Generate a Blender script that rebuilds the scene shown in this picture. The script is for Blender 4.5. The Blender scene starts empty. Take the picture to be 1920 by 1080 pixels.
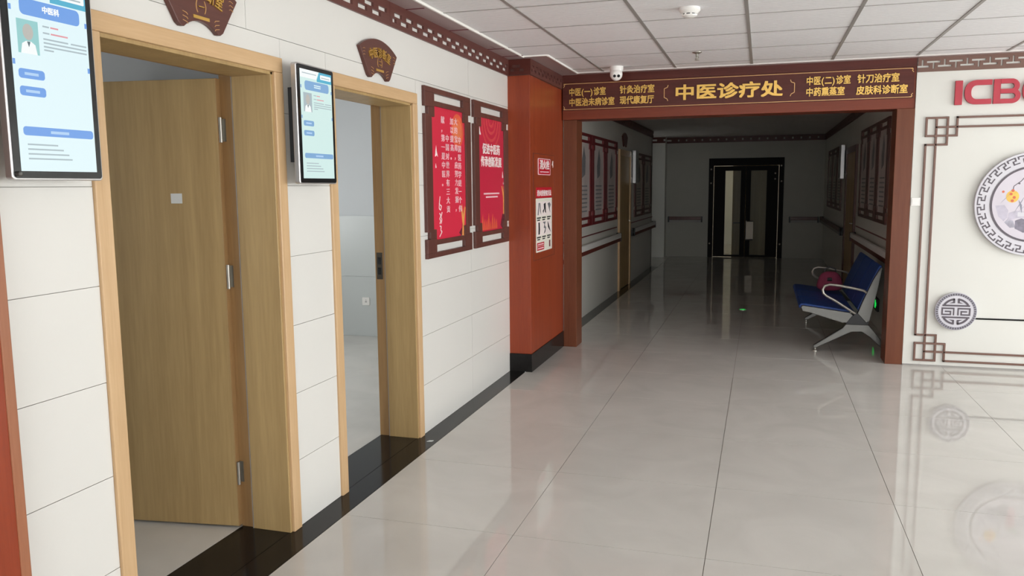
import bpy, bmesh, math, random
from mathutils import Vector, Matrix
random.seed(7)
S = bpy.context.scene
COL = S.collection

# ------------------------------------------------------------------ camera
F_PX, YAW, PIT, ROL, H = 1517.26, 0.29918, 0.12541, -0.00925, 1.60
cd = bpy.data.cameras.new('camera'); cam = bpy.data.objects.new('camera', cd); COL.objects.link(cam)
cd.sensor_width = 36.0; cd.lens = 36.0 * F_PX / 1920.0; cd.clip_start = 0.02; cd.clip_end = 200
_fw = Vector((-math.sin(YAW)*math.cos(PIT), math.cos(YAW)*math.cos(PIT), -math.sin(PIT)))
_rt = Vector((math.cos(YAW), math.sin(YAW), 0)); _up = _rt.cross(_fw)
_r2 = _rt*math.cos(ROL) + _up*math.sin(ROL); _u2 = _up*math.cos(ROL) - _rt*math.sin(ROL)
cam.matrix_world = Matrix(((_r2.x, _u2.x, -_fw.x, 0), (_r2.y, _u2.y, -_fw.y, 0), (_r2.z, _u2.z, -_fw.z, H), (0, 0, 0, 1)))
S.camera = cam

# ------------------------------------------------------------------ sky, daylight, exposure
w = bpy.data.worlds.new('overcast_sky'); S.world = w; w.use_nodes = True
bg = w.node_tree.nodes['Background']; bg.inputs[0].default_value = (0.978, 1.0, 1.0, 1); bg.inputs[1].default_value = 7.7
def portal(name, loc, rot, sx, sy):
    # sampling portal in a window opening: sends the sky's own light, emits nothing itself
    l = bpy.data.lights.new(name, 'AREA'); l.shape = 'RECTANGLE'; l.size = sx; l.size_y = sy
    l.cycles.is_portal = True
    o = bpy.data.objects.new(name, l); COL.objects.link(o); o.location = loc; o.rotation_euler = rot
    return o
XR, YB = 6.4, -7.0                                   # the hall's window walls: right side and behind the camera
portal('daylight_rear', ((-2.06+XR)/2, YB+0.02, 1.4), (math.radians(90), 0, 0), XR+2.0, 2.35)
portal('daylight_side', (XR-0.02, 3.75, 1.4), (0, math.radians(90), 0), 2.35, 7.5)
portal('daylight_clinic_near', (-5.48, 0.9, 1.5), (0, math.radians(-90), 0), 1.3, 0.9)
portal('daylight_clinic_far', (-5.48, 5.6, 1.5), (0, math.radians(-90), 0), 1.3, 1.8)
S.view_settings.view_transform = 'Standard'; S.view_settings.look = 'None'
S.view_settings.gamma = 1.0; S.view_settings.use_curve_mapping = False
S.view_settings.exposure = 0.0
S.cycles.max_bounces = 8; S.cycles.diffuse_bounces = 5; S.cycles.glossy_bounces = 3; S.cycles.adaptive_threshold = 0.025
S.cycles.sample_clamp_indirect = 6.0
S.cycles.use_denoising = True

# ------------------------------------------------------------------ materials
def lin(c):
    c = c/255.0
    return c/12.92 if c <= 0.04045 else ((c+0.055)/1.055)**2.4
def rgb(r, g, b): return (lin(r), lin(g), lin(b), 1)
MATS = {}
def base(name, col, rough=0.5, metal=0.0, spec=0.5, var=0.0, vscale=3.0, bump=0.0, bscale=60.0, emit=None, estr=1.0, stretch=None, rvar=0.0):
    if name in MATS: return MATS[name]
    m = bpy.data.materials.new(name); m.use_nodes = True; nt = m.node_tree; N = nt.nodes; L = nt.links
    p = N['Principled BSDF']
    p.inputs['Base Color'].default_value = col; p.inputs['Roughness'].default_value = rough
    p.inputs['Metallic'].default_value = metal; p.inputs['Specular IOR Level'].default_value = spec
    if emit:
        p.inputs['Emission Color'].default_value = emit; p.inputs['Emission Strength'].default_value = estr
    tc = N.new('ShaderNodeTexCoord'); mp = N.new('ShaderNodeMapping'); L.new(tc.outputs['Object'], mp.inputs[0])
    if stretch: mp.inputs['Scale'].default_value = stretch
    n = N.new('ShaderNodeTexNoise'); n.inputs['Scale'].default_value = vscale; n.inputs['Detail'].default_value = 5
    L.new(mp.outputs[0], n.inputs['Vector'])
    if var:
        r = N.new('ShaderNodeValToRGB'); r.color_ramp.elements[0].position = 0.3; r.color_ramp.elements[1].position = 0.7
        r.color_ramp.elements[0].color = tuple(c*(1-var) for c in col[:3])+(1,)
        r.color_ramp.elements[1].color = tuple(min(1, c*(1+var)) for c in col[:3])+(1,)
        L.new(n.outputs[0], r.inputs[0]); L.new(r.outputs[0], p.inputs['Base Color'])
    if rvar:
        mr = N.new('ShaderNodeMapRange'); mr.inputs['To Min'].default_value = max(0, rough-rvar); mr.inputs['To Max'].default_value = rough+rvar
        L.new(n.outputs[0], mr.inputs[0]); L.new(mr.outputs[0], p.inputs['Roughness'])
    if bump:
        n2 = N.new('ShaderNodeTexNoise'); n2.inputs['Scale'].default_value = bscale; n2.inputs['Detail'].default_value = 3
        L.new(mp.outputs[0], n2.inputs['Vector'])
        b = N.new('ShaderNodeBump'); b.inputs['Strength'].default_value = bump; b.inputs['Distance'].default_value = 0.01
        L.new(n2.outputs[0], b.inputs['Height']); L.new(b.outputs[0], p.inputs['Normal'])
    MATS[name] = m
    return m
def wood(name, dark, light, axis='z', rough=0.35, scale=1.0, spec=0.4):
    m = bpy.data.materials.new(name); m.use_nodes = True; nt = m.node_tree; N = nt.nodes; L = nt.links
    p = N['Principled BSDF']; p.inputs['Roughness'].default_value = rough; p.inputs['Specular IOR Level'].default_value = spec
    tc = N.new('ShaderNodeTexCoord'); mp = N.new('ShaderNodeMapping')
    s = {'x': (0.5, 9, 9), 'y': (9, 0.5, 9), 'z': (9, 9, 0.5)}[axis]
    mp.inputs['Scale'].default_value = tuple(v*scale for v in s)
    L.new(tc.outputs['Object'], mp.inputs[0])
    n = N.new('ShaderNodeTexNoise'); n.inputs['Scale'].default_value = 1.6; n.inputs['Detail'].default_value = 6; n.inputs['Distortion'].default_value = 0.6
    f = N.new('ShaderNodeTexNoise'); f.inputs['Scale'].default_value = 14; f.inputs['Detail'].default_value = 3
    L.new(mp.outputs[0], n.inputs['Vector']); L.new(mp.outputs[0], f.inputs['Vector'])
    mx = N.new('ShaderNodeMath'); mx.operation = 'MULTIPLY_ADD'; mx.inputs[1].default_value = 0.35
    sb = N.new('ShaderNodeMath'); sb.operation = 'MULTIPLY'; sb.inputs[1].default_value = 0.65
    L.new(n.outputs[0], sb.inputs[0]); L.new(f.outputs[0], mx.inputs[0]); L.new(sb.outputs[0], mx.inputs[2])
    r = N.new('ShaderNodeValToRGB'); r.color_ramp.elements[0].position = 0.33; r.color_ramp.elements[1].position = 0.67
    r.color_ramp.elements[0].color = dark; r.color_ramp.elements[1].color = light
    L.new(mx.outputs[0], r.inputs[0]); L.new(r.outputs[0], p.inputs['Base Color'])
    b = N.new('ShaderNodeBump'); b.inputs['Strength'].default_value = 0.06; b.inputs['Distance'].default_value = 0.005
    L.new(f.outputs[0], b.inputs['Height']); L.new(b.outputs[0], p.inputs['Normal'])
    MATS[name] = m
    return m
M = {}
M['tile_white'] = base('glazed_white_wall_tile', rgb(219, 217, 212), 0.22, var=0.012, vscale=1.5, bump=0.01, bscale=8, spec=0.35)
M['joint'] = base('grey_wall_joint', rgb(172, 168, 162), 0.8, var=0.05)
M['paint_white'] = base('white_wall_paint', rgb(217, 216, 210), 0.55, var=0.012, vscale=1.2, spec=0.25)
M['paint_corr'] = base('corridor_wall_paint', rgb(214, 212, 204), 0.5, var=0.02, vscale=1.0, spec=0.3)
M['paint_room'] = base('clinic_wall_paint', rgb(205, 209, 212), 0.6, var=0.01)
M['room_tile'] = base('clinic_wainscot_tile', rgb(196, 201, 200), 0.3, var=0.01)
M['ceil_plain'] = base('white_ceiling_paint', rgb(214, 209, 205), 0.7, var=0.02)
M['black_stone'] = base('polished_black_stone', rgb(30, 28, 27), 0.12, var=0.15, vscale=30, spec=0.16)
M['oak'] = wood('oak_veneer', rgb(194, 159, 118), rgb(210, 177, 136), 'z', 0.38)
M['oak_y'] = wood('oak_veneer_horizontal', rgb(194, 159, 118), rgb(210, 177, 136), 'y', 0.38)
M['oak_leaf'] = wood('oak_door_leaf_veneer', rgb(160, 132, 88), rgb(184, 156, 108), 'z', 0.42, 0.7)
M['oak_edge'] = wood('oak_edge_banding', rgb(150, 116, 76), rgb(172, 136, 92), 'z', 0.42)
M['strip_brown'] = wood('brown_edge_strip', rgb(146, 92, 64), rgb(162, 106, 76), 'z', 0.4)
M['red_wood'] = wood('mahogany_veneer', rgb(132, 54, 30), rgb(150, 66, 38), 'z', 0.32, spec=0.3)
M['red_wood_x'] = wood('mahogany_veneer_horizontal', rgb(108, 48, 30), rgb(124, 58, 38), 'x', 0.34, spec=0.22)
M['post_wood'] = wood('mahogany_veneer_glare_tone', rgb(100, 55, 36), rgb(114, 66, 45), 'z', 0.36, spec=0.2)  # same wood as the pillar; glare is painted in as a browner tone
M['dark_wood_x'] = wood('dark_rosewood_board', rgb(76, 34, 27), rgb(90, 42, 34), 'x', 0.36, spec=0.22)
M['dark_wood'] = wood('dark_rosewood', rgb(84, 48, 42), rgb(100, 60, 52), 'z', 0.4)
M['dark_wood_y'] = wood('dark_rosewood_along_wall', rgb(88, 50, 44), rgb(104, 62, 56), 'y', 0.4)
M['brown_paint'] = base('brown_lacquer', rgb(112, 80, 68), 0.45, var=0.04)
M['gold'] = base('raised_gold_leaf', rgb(214, 172, 88), 0.32, 0.55, var=0.06, vscale=40)
M['gold_line'] = base('gold_pinstripe', rgb(206, 160, 104), 0.4, 0.3)
M['red_letter'] = base('red_acrylic', rgb(176, 40, 58), 0.4)
M['silver'] = base('brushed_aluminium', rgb(196, 194, 194), 0.32, 0.85, var=0.04)
M['chrome'] = base('satin_chrome_steel', rgb(94, 93, 90), 0.42, 0.9)
M['steel'] = base('stainless_steel', rgb(170, 166, 158), 0.35, 0.9)
M['steel_dark'] = base('tarnished_strike_steel', rgb(92, 86, 78), 0.4, 0.8)
M['black_plastic'] = base('black_bezel_glass', rgb(24, 26, 28), 0.12)
M['dark_plastic'] = base('dark_plastic', rgb(45, 46, 48), 0.5)
M['white_plastic'] = base('white_plastic', rgb(236, 234, 230), 0.35)
M['blue_pad'] = base('blue_leatherette', rgb(14, 58, 128), 0.5, var=0.06, bump=0.05, bscale=200)
M['pink'] = base('pink_fabric', rgb(128, 44, 72), 0.8, var=0.1, vscale=20)
M['glass_dark'] = base('dark_tinted_glass', rgb(14, 14, 14), 0.06)
M['frame_black'] = base('black_door_frame', rgb(18, 16, 15), 0.6, spec=0.15)
M['paint_end'] = base('darker_end_wall_tone', rgb(176, 174, 165), 0.6, spec=0.2, var=0.02)  # end wall, a darker tone than the stub and corridor walls
M['poster_red'] = base('poster_crimson', rgb(208, 40, 66), 0.45, var=0.03, vscale=2)
M['poster_red2'] = base('poster_crimson_deep', rgb(194, 36, 64), 0.45, var=0.03, vscale=2)
M['poster_orange'] = base('poster_orange_print', rgb(222, 92, 62), 0.5, var=0.08, vscale=9)
M['poster_orange2'] = base('poster_pale_orange_print', rgb(228, 120, 76), 0.5, var=0.1, vscale=9)
M['poster_swirl'] = base('poster_rose_print', rgb(206, 66, 72), 0.5)
M['poster_gold'] = base('poster_gold_print', rgb(226, 150, 80), 0.5, var=0.1, vscale=20)
M['poster_dark'] = base('poster_maroon_print', rgb(104, 30, 44), 0.5)  # dark maroon of the skirt prints, tape scraps and notice mark
M['print_white'] = base('white_print', rgb(240, 226, 224), 0.5)
M['print_pink'] = base('pale_pink_print', rgb(236, 190, 196), 0.5)
M['print_black'] = base('black_print', rgb(48, 48, 50), 0.5)
M['print_grey'] = base('grey_print', rgb(120, 120, 122), 0.5, var=0.25, vscale=40)
M['sign_red'] = base('red_sign_print', rgb(192, 24, 44), 0.4)
M['sheet_white'] = base('white_printed_sheet', rgb(232, 228, 214), 0.45)
M['panel_pale'] = base('pale_chart_print', rgb(196, 184, 180), 0.45, var=0.12, vscale=6, stretch=(1, 1, 0.6))
M['panel_grey'] = base('grey_chart_print', rgb(176, 170, 158), 0.4, var=0.15, vscale=6)
M['frame_maroon'] = base('maroon_frame_lacquer', rgb(112, 28, 34), 0.4, var=0.05)
M['rail_brown'] = base('red_brown_bumper', rgb(104, 44, 34), 0.45)
M['med_white'] = base('medallion_white', rgb(206, 203, 210), 0.4)
M['med_dark'] = base('medallion_dark_print', rgb(84, 76, 84), 0.45)
M['med_grey'] = base('medallion_grey_print', rgb(142, 140, 150), 0.45)
M['paint_sky'] = base('medallion_painting_ground', rgb(204, 197, 206), 0.45, var=0.05, vscale=5)
M['paint_yellow'] = base('yellow_flower_paint', rgb(228, 186, 84), 0.5, var=0.12, vscale=25)
M['paint_redf'] = base('red_flower_paint', rgb(206, 104, 72), 0.5)
M['paint_leaf'] = base('grey_leaf_paint', rgb(134, 134, 148), 0.5)
M['paint_green'] = base('green_leaf_paint', rgb(110, 144, 120), 0.5)
M['paint_ink'] = base('ink_wash_paint', rgb(164, 160, 174), 0.5, var=0.22, vscale=22)
M['paint_wash'] = base('pale_lavender_wash', rgb(186, 180, 194), 0.5, var=0.12, vscale=20)
M['paint_ink2'] = base('dark_ink_wash', rgb(124, 118, 132), 0.5, var=0.25, vscale=24)
M['paint_pink'] = base('pink_wash_paint', rgb(206, 156, 168), 0.5, var=0.1)
M['trim_white'] = base('white_edge_trim', rgb(246, 244, 238), 0.35)
M['grid_grey'] = base('ceiling_grid_grey', rgb(150, 146, 142), 0.5)
M['paper'] = base('paper_scrap_white', rgb(220, 222, 220), 0.7)
def glow(name, c, e): return base(name, (0.02, 0.02, 0.02, 1), 0.2, spec=0.3, emit=rgb(*c), estr=e)
M['scr_bg'] = glow('lit_screen_pale_blue', (224, 244, 248), 1.0)
M['scr_bg2'] = glow('lit_screen_pale_mint', (208, 234, 230), 1.02)
M['scr_white'] = glow('lit_screen_white', (250, 254, 254), 0.95)
M['scr_teal'] = glow('lit_screen_teal', (84, 176, 206), 1.0)
M['scr_blue'] = glow('lit_screen_blue', (112, 160, 228), 1.0)
M['scr_blue2'] = glow('lit_screen_dull_blue', (128, 170, 212), 1.0)
M['scr_pale'] = glow('lit_screen_pale_text', (176, 208, 242), 1.0)
M['scr_grey'] = glow('lit_screen_text_grey', (170, 186, 192), 1.0)
M['scr_red'] = glow('lit_screen_text_red', (222, 150, 158), 1.0)
M['scr_skin'] = glow('lit_screen_portrait_grey', (186, 184, 178), 1.0)
M['scr_port'] = glow('lit_screen_portrait_ground', (150, 204, 204), 1.0)
M['scr_dark'] = glow('lit_screen_portrait_dark', (84, 104, 112), 1.0)
M['exit_green'] = glow('green_exit_light', (20, 190, 70), 1.2)

def floor_mat(name, c0, c1, rough):
    m = bpy.data.materials.new(name); m.use_nodes = True; nt = m.node_tree; N = nt.nodes; L = nt.links
    p = N['Principled BSDF']; p.inputs['Specular IOR Level'].default_value = 0.5; p.inputs['Roughness'].default_value = rough
    tc = N.new('ShaderNodeTexCoord'); oi = N.new('ShaderNodeObjectInfo')
    ad = N.new('ShaderNodeVectorMath'); ad.operation = 'MULTIPLY_ADD'
    L.new(oi.outputs['Location'], ad.inputs[0]); ad.inputs[1].default_value = (1, 1, 1); L.new(tc.outputs['Object'], ad.inputs[2])
    n = N.new('ShaderNodeTexNoise'); n.inputs['Scale'].default_value = 2.2; n.inputs['Detail'].default_value = 7; n.inputs['Distortion'].default_value = 1.2
    L.new(ad.outputs[0], n.inputs['Vector'])
    r = N.new('ShaderNodeValToRGB'); r.color_ramp.elements[0].position = 0.3; r.color_ramp.elements[1].position = 0.7
    r.color_ramp.elements[0].color = c0; r.color_ramp.elements[1].color = c1
    L.new(n.outputs[0], r.inputs[0]); L.new(r.outputs[0], p.inputs['Base Color'])
    n2 = N.new('ShaderNodeTexNoise'); n2.inputs['Scale'].default_value = 5; n2.inputs['Detail'].default_value = 6
    L.new(ad.outputs[0], n2.inputs['Vector'])
    mr = N.new('ShaderNodeMapRange'); mr.inputs['To Min'].default_value = rough*0.6; mr.inputs['To Max'].default_value = rough*1.5
    L.new(n2.outputs[0], mr.inputs[0]); L.new(mr.outputs[0], p.inputs['Roughness'])
    return m
M['floor_tile'] = floor_mat('polished_beige_floor_tile', rgb(202, 199, 193), rgb(212, 209, 203), 0.035)
M['grout'] = base('floor_grout', rgb(120, 112, 102), 0.7)
def ceiling_mat():
    m = bpy.data.materials.new('mineral_fibre_ceiling_tile'); m.use_nodes = True; nt = m.node_tree; N = nt.nodes; L = nt.links
    p = N['Principled BSDF']; p.inputs['Roughness'].default_value = 0.75; p.inputs['Base Color'].default_value = rgb(214, 206, 204); p.inputs['Specular IOR Level'].default_value = 0.2
    tc = N.new('ShaderNodeTexCoord'); wv = N.new('ShaderNodeTexWave'); wv.wave_type = 'BANDS'; wv.bands_direction = 'Y'
    wv.inputs['Scale'].default_value = 9; wv.inputs['Distortion'].default_value = 5; wv.inputs['Detail'].default_value = 2; wv.inputs['Detail Scale'].default_value = 1.4
    L.new(tc.outputs['Object'], wv.inputs['Vector'])
    r = N.new('ShaderNodeValToRGB'); r.color_ramp.elements[0].color = rgb(226, 225, 227); r.color_ramp.elements[1].color = rgb(240, 239, 240)
    L.new(wv.outputs[0], r.inputs[0]); L.new(r.outputs[0], p.inputs['Base Color'])
    b = N.new('ShaderNodeBump'); b.inputs['Strength'].default_value = 0.25; b.inputs['Distance'].default_value = 0.01
    L.new(wv.outputs[0], b.inputs['Height']); L.new(b.outputs[0], p.inputs['Normal'])
    return m
M['ceil_tile'] = ceiling_mat()
def stained_mat():
    m = bpy.data.materials.new('scuffed_pinkish_plasterboard'); m.use_nodes = True; nt = m.node_tree; N = nt.nodes; L = nt.links
    p = N['Principled BSDF']; p.inputs['Roughness'].default_value = 0.35
    tc = N.new('ShaderNodeTexCoord'); mp = N.new('ShaderNodeMapping'); mp.inputs['Scale'].default_value = (9, 2.2, 1)
    L.new(tc.outputs['Object'], mp.inputs[0])
    n = N.new('ShaderNodeTexNoise'); n.inputs['Scale'].default_value = 1.0; n.inputs['Detail'].default_value = 6; L.new(mp.outputs[0], n.inputs['Vector'])
    r = N.new('ShaderNodeValToRGB'); e = r.color_ramp.elements
    e[0].position = 0.0; e[0].color = rgb(182, 166, 164); e[1].position = 0.64; e[1].color = rgb(172, 152, 152)
    k = e.new(0.70); k.color = rgb(120, 92, 92)
    L.new(n.outputs[0], r.inputs[0]); L.new(r.outputs[0], p.inputs['Base Color'])
    return m
M['soffit'] = stained_mat()
def clear_glass():
    m = bpy.data.materials.new('clear_door_glass'); m.use_nodes = True; nt = m.node_tree; N = nt.nodes; L = nt.links
    for n_ in list(N):
        if n_.type == 'BSDF_PRINCIPLED': N.remove(n_)
    t = N.new('ShaderNodeBsdfTransparent'); t.inputs[0].default_value = (0.72, 0.74, 0.72, 1)
    g = N.new('ShaderNodeBsdfGlossy'); g.inputs['Roughness'].default_value = 0.35
    x = N.new('ShaderNodeMixShader'); x.inputs[0].default_value = 0.01
    L.new(t.outputs[0], x.inputs[1]); L.new(g.outputs[0], x.inputs[2]); L.new(x.outputs[0], N['Material Output'].inputs[0])
    return m
M['glass'] = clear_glass()

# ------------------------------------------------------------------ mesh helpers (everything is given in world metres)
class MB:
    def __init__(s): s.v = []; s.f = []
    def box(s, x0, x1, y0, y1, z0, z1):
        i = len(s.v)
        s.v += [Vector(p) for p in ((x0,y0,z0),(x1,y0,z0),(x1,y1,z0),(x0,y1,z0),(x0,y0,z1),(x1,y0,z1),(x1,y1,z1),(x0,y1,z1))]
        s.f += [tuple(i+k for k in q) for q in ((0,3,2,1),(4,5,6,7),(0,1,5,4),(1,2,6,5),(2,3,7,6),(3,0,4,7))]
        return s
    def add(s, vs, fs, mat=None):
        i = len(s.v)
        s.v += [(mat @ Vector(v)) if mat else Vector(v) for v in vs]; s.f += [tuple(i+k for k in f) for f in fs]
        return s
    def prism(s, poly, fn, a, b):
        """poly: 2-D points; fn(u,v,d) -> world point; extruded between depths a and b"""
        n = len(poly); i = len(s.v)
        s.k = getattr(s, 'k', -1)+1; b += math.copysign((s.k % 5)*0.00016, b-a)      # overlapping strips never lie in one plane
        s.v += [Vector(fn(u, v, a)) for u, v in poly] + [Vector(fn(u, v, b)) for u, v in poly]
        s.f += [tuple(i+k for k in range(n-1, -1, -1)), tuple(i+n+k for k in range(n))]
        s.f += [(i+k, i+(k+1) % n, i+n+(k+1) % n, i+n+k) for k in range(n)]
        return s
    def tube(s, path, r, n=8, closed=False):
        P = [Vector(p) for p in path]; m = len(P); i = len(s.v); rr = r if isinstance(r, (list, tuple)) else [r]*m
        prev = None
        for k, p in enumerate(P):
            if closed: t = P[(k+1) % m]-P[k-1]
            else: t = P[min(k+1, m-1)]-P[max(k-1, 0)]
            t.normalize()
            if prev is None:
                a = Vector((0, 0, 1)) if abs(t.z) < 0.9 else Vector((1, 0, 0)); u = t.cross(a).normalized()
            else: u = (prev - t*prev.dot(t)).normalized()
            prev = u; v = t.cross(u)
            s.v += [p + (u*math.cos(2*math.pi*j/n) + v*math.sin(2*math.pi*j/n))*rr[k] for j in range(n)]
        for k in range(m if closed else m-1):
            k2 = (k+1) % m
            s.f += [(i+k*n+j, i+k*n+(j+1) % n, i+k2*n+(j+1) % n, i+k2*n+j) for j in range(n)]
        if not closed:
            s.f += [tuple(i+j for j in range(n-1, -1, -1)), tuple(i+(m-1)*n+j for j in range(n))]
        return s
    def lathe(s, prof, c, axis='z', n=24):
        """prof: (radius, height) pairs about an axis through c"""
        i = len(s.v); c = Vector(c)
        for r, h in prof:
            for j in range(n):
                a = 2*math.pi*j/n; x, y = r*math.cos(a), r*math.sin(a)
                s.v.append(c + {'z': Vector((x, y, h)), 'x': Vector((h, x, y)), 'y': Vector((x, -h, y)), '-z': Vector((x, -y, -h))}[axis])
        m = len(prof)
        for k in range(m-1):
            s.f += [(i+k*n+j, i+k*n+(j+1) % n, i+(k+1)*n+(j+1) % n, i+(k+1)*n+j) for j in range(n)]
        s.f += [tuple(i+j for j in range(n-1, -1, -1)), tuple(i+(m-1)*n+j for j in range(n))]
        return s
    def build(s, name, mat, parent=None, bevel=0.0, smooth=False, origin=None, kind=None, label=None):
        if parent is not None: o0 = wloc(parent)
        elif origin is not None: o0 = Vector(origin)
        else:
            xs = [v.x for v in s.v]; ys = [v.y for v in s.v]; zs = [v.z for v in s.v]
            o0 = Vector(((min(xs)+max(xs))/2, (min(ys)+max(ys))/2, min(zs)))
        me = bpy.data.meshes.new(name); me.from_pydata([tuple(v-o0) for v in s.v], [], s.f)
        me.materials.append(mat)
        bm = bmesh.new(); bm.from_mesh(me); bmesh.ops.recalc_face_normals(bm, faces=bm.faces); bm.to_mesh(me); bm.free()
        if smooth:
            for p in me.polygons: p.use_smooth = True
        return link(name, me, parent, o0, bevel, kind, label, smooth)
def wloc(o):
    v = Vector(o.location)
    while o.parent: o = o.parent; v = v + Vector(o.location)
    return v
def link(name, me, parent, o0, bevel=0.0, kind=None, label=None, smooth=False):
    o = bpy.data.objects.new(name, me); COL.objects.link(o)
    if parent is not None: o.parent = parent
    else: o.location = o0
    if bevel:
        b = o.modifiers.new('bevel', 'BEVEL'); b.width = bevel; b.segments = 2; b.limit_method = 'ANGLE'; b.angle_limit = math.radians(40)
    elif smooth:
        e = o.modifiers.new('edge_split', 'EDGE_SPLIT'); e.split_angle = math.radians(35)
    if kind: o['kind'] = kind
    if label: o['label'] = label
    return o
def tag(o, label, cat, group=None):
    o['label'] = label; o['category'] = cat
    if group: o['group'] = group
    return o
def thing(name, loc, label=None, cat=None, group=None, kind=None):
    o = bpy.data.objects.new(name, None); COL.objects.link(o); o.location = loc; o.empty_display_size = 0.1
    if label: tag(o, label, cat, group)
    if kind: o['kind'] = kind
    return o
def box(name, mat, b, parent=None, bevel=0.0, **k): return MB().box(*b).build(name, mat, parent, bevel, **k)

# faces of walls: fn(u, v, d): u to the viewer's right, v up, d out of the wall
def face_px(x0): return lambda u, v, d: (x0+d, u, v)          # faces +x (left wall)
def face_nx(x0): return lambda u, v, d: (x0-d, -u, v)         # faces -x (right wall of the corridor); u = -y
def face_ny(y0): return lambda u, v, d: (u, y0-d, v)          # faces -y (portal, right wall, end wall)
def rects(mb, fn, rs, d0, d1):
    for u0, u1, v0, v1 in rs: mb.prism([(u0, v0), (u1, v0), (u1, v1), (u0, v1)], fn, d0, d1)
    return mb

_glyph = {}
def glyph(ch, bold=0.012, res=2, ext=0.5):
    k = (ch, bold)
    if k not in _glyph:
        c = bpy.data.curves.new('g', 'FONT'); c.body = ch; c.extrude = ext; c.resolution_u = res; c.offset = bold
        o = bpy.data.objects.new('g', c); COL.objects.link(o)
        me = bpy.data.meshes.new_from_object(o.evaluated_get(bpy.context.evaluated_depsgraph_get()))
        _glyph[k] = ([v.co.copy() for v in me.vertices], [tuple(p.vertices) for p in me.polygons])
        bpy.data.objects.remove(o); bpy.data.curves.remove(c); bpy.data.meshes.remove(me)
    return _glyph[k]
def put_glyph(mb, ch, fn, u0, v0, wd, ht, d0, d1, bold=0.012, rot=0.0):
    """one full-width character into the cell u0..u0+wd, v0..v0+ht"""
    vs, fs = glyph(ch, 0.0)
    half = ch in '()'
    for ci, (sx, sy) in enumerate(((-1, -1), (1, -1), (-1, 1), (1, 1))):
      out = []; ed_ = d1+ci*0.00035
      for v in vs:
        x = v.x/ (0.38 if half else 1.0)+sx*bold; y = (v.y+0.12)/1.0+sy*bold
        uu, vv = x*wd, y*ht
        if rot:
            cu, cv = wd/2, ht/2; a, b_ = uu-cu, vv-cv
            uu = cu + a*math.cos(rot)-b_*math.sin(rot); vv = cv + a*math.sin(rot)+b_*math.cos(rot)
        out.append(fn(u0+uu, v0+vv, d0 if v.z < 0 else ed_))
      mb.add(out, fs)
def text_row(name, text, fn, u0, u1, v0, ht, d0, d1, mat, parent, bold=0.012, each=False):
    ws = [0.5 if c in '()' else 1.0 for c in text]; k = (u1-u0)/sum(ws); u = u0; mb = MB()
    for c, wd in zip(text, ws):
        if each: mb = MB()
        put_glyph(mb, c, fn, u, v0, wd*k, ht, d0, d1, bold)
        if each: mb.build(name, mat, parent)
        u += wd*k
    if not each: mb.build(name, mat, parent, kind='stuff')
def text_col(mb, text, fn, u0, wd, vtop, pitch, d0, d1, bold=0.02):
    v = vtop
    for c in text:
        put_glyph(mb, c, fn, u0, v-pitch*0.92, wd, pitch*0.92, d0, d1, bold); v -= pitch
def strokes(mb, fn, pts, wdt, d0, d1):
    for (a, b) in zip(pts[:-1], pts[1:]):
        du, dv = b[0]-a[0], b[1]-a[1]; l = math.hypot(du, dv) or 1; nu, nv = -dv/l*wdt/2, du/l*wdt/2
        mb.prism([(a[0]-nu, a[1]-nv), (b[0]-nu, b[1]-nv), (b[0]+nu, b[1]+nv), (a[0]+nu, a[1]+nv)], fn, d0, d1)
def ring(mb, fn, cu, cv, r0, r1, d0, d1, a0=0, a1=360, n=48):
    pts = [math.radians(a0+(a1-a0)*k/n) for k in range(n+1)]
    for a, b in zip(pts[:-1], pts[1:]):
        mb.prism([(cu+r0*math.cos(a), cv+r0*math.sin(a)), (cu+r1*math.cos(a), cv+r1*math.sin(a)),
                  (cu+r1*math.cos(b), cv+r1*math.sin(b)), (cu+r0*math.cos(b), cv+r0*math.sin(b))], fn, d0, d1)
def circle(cu, cv, r, n=40, sq=1.0): return [(cu+r*math.cos(2*math.pi*k/n), cv+r*sq*math.sin(2*math.pi*k/n)) for k in range(n)]
def rrect(u0, u1, v0, v1, r, n=5):
    out = []
    for cu, cv, a in ((u1-r, v1-r, 0), (u0+r, v1-r, 90), (u0+r, v0+r, 180), (u1-r, v0+r, 270)):
        out += [(cu+r*math.cos(math.radians(a+90*k/n)), cv+r*math.sin(math.radians(a+90*k/n))) for k in range(n+1)]
    return out

XW = -2.06            # face of the left wall
YP = 7.72             # plane of the portal and of the white wall beside it
ZC = 2.65             # ceiling
XCR = 1.25            # right wall of the corridor
YE = 18.4             # end wall of the corridor
ZT = 2.17; D1 = (2.111, 3.222); D2 = (3.617, 4.70); CW = 0.065

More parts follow.
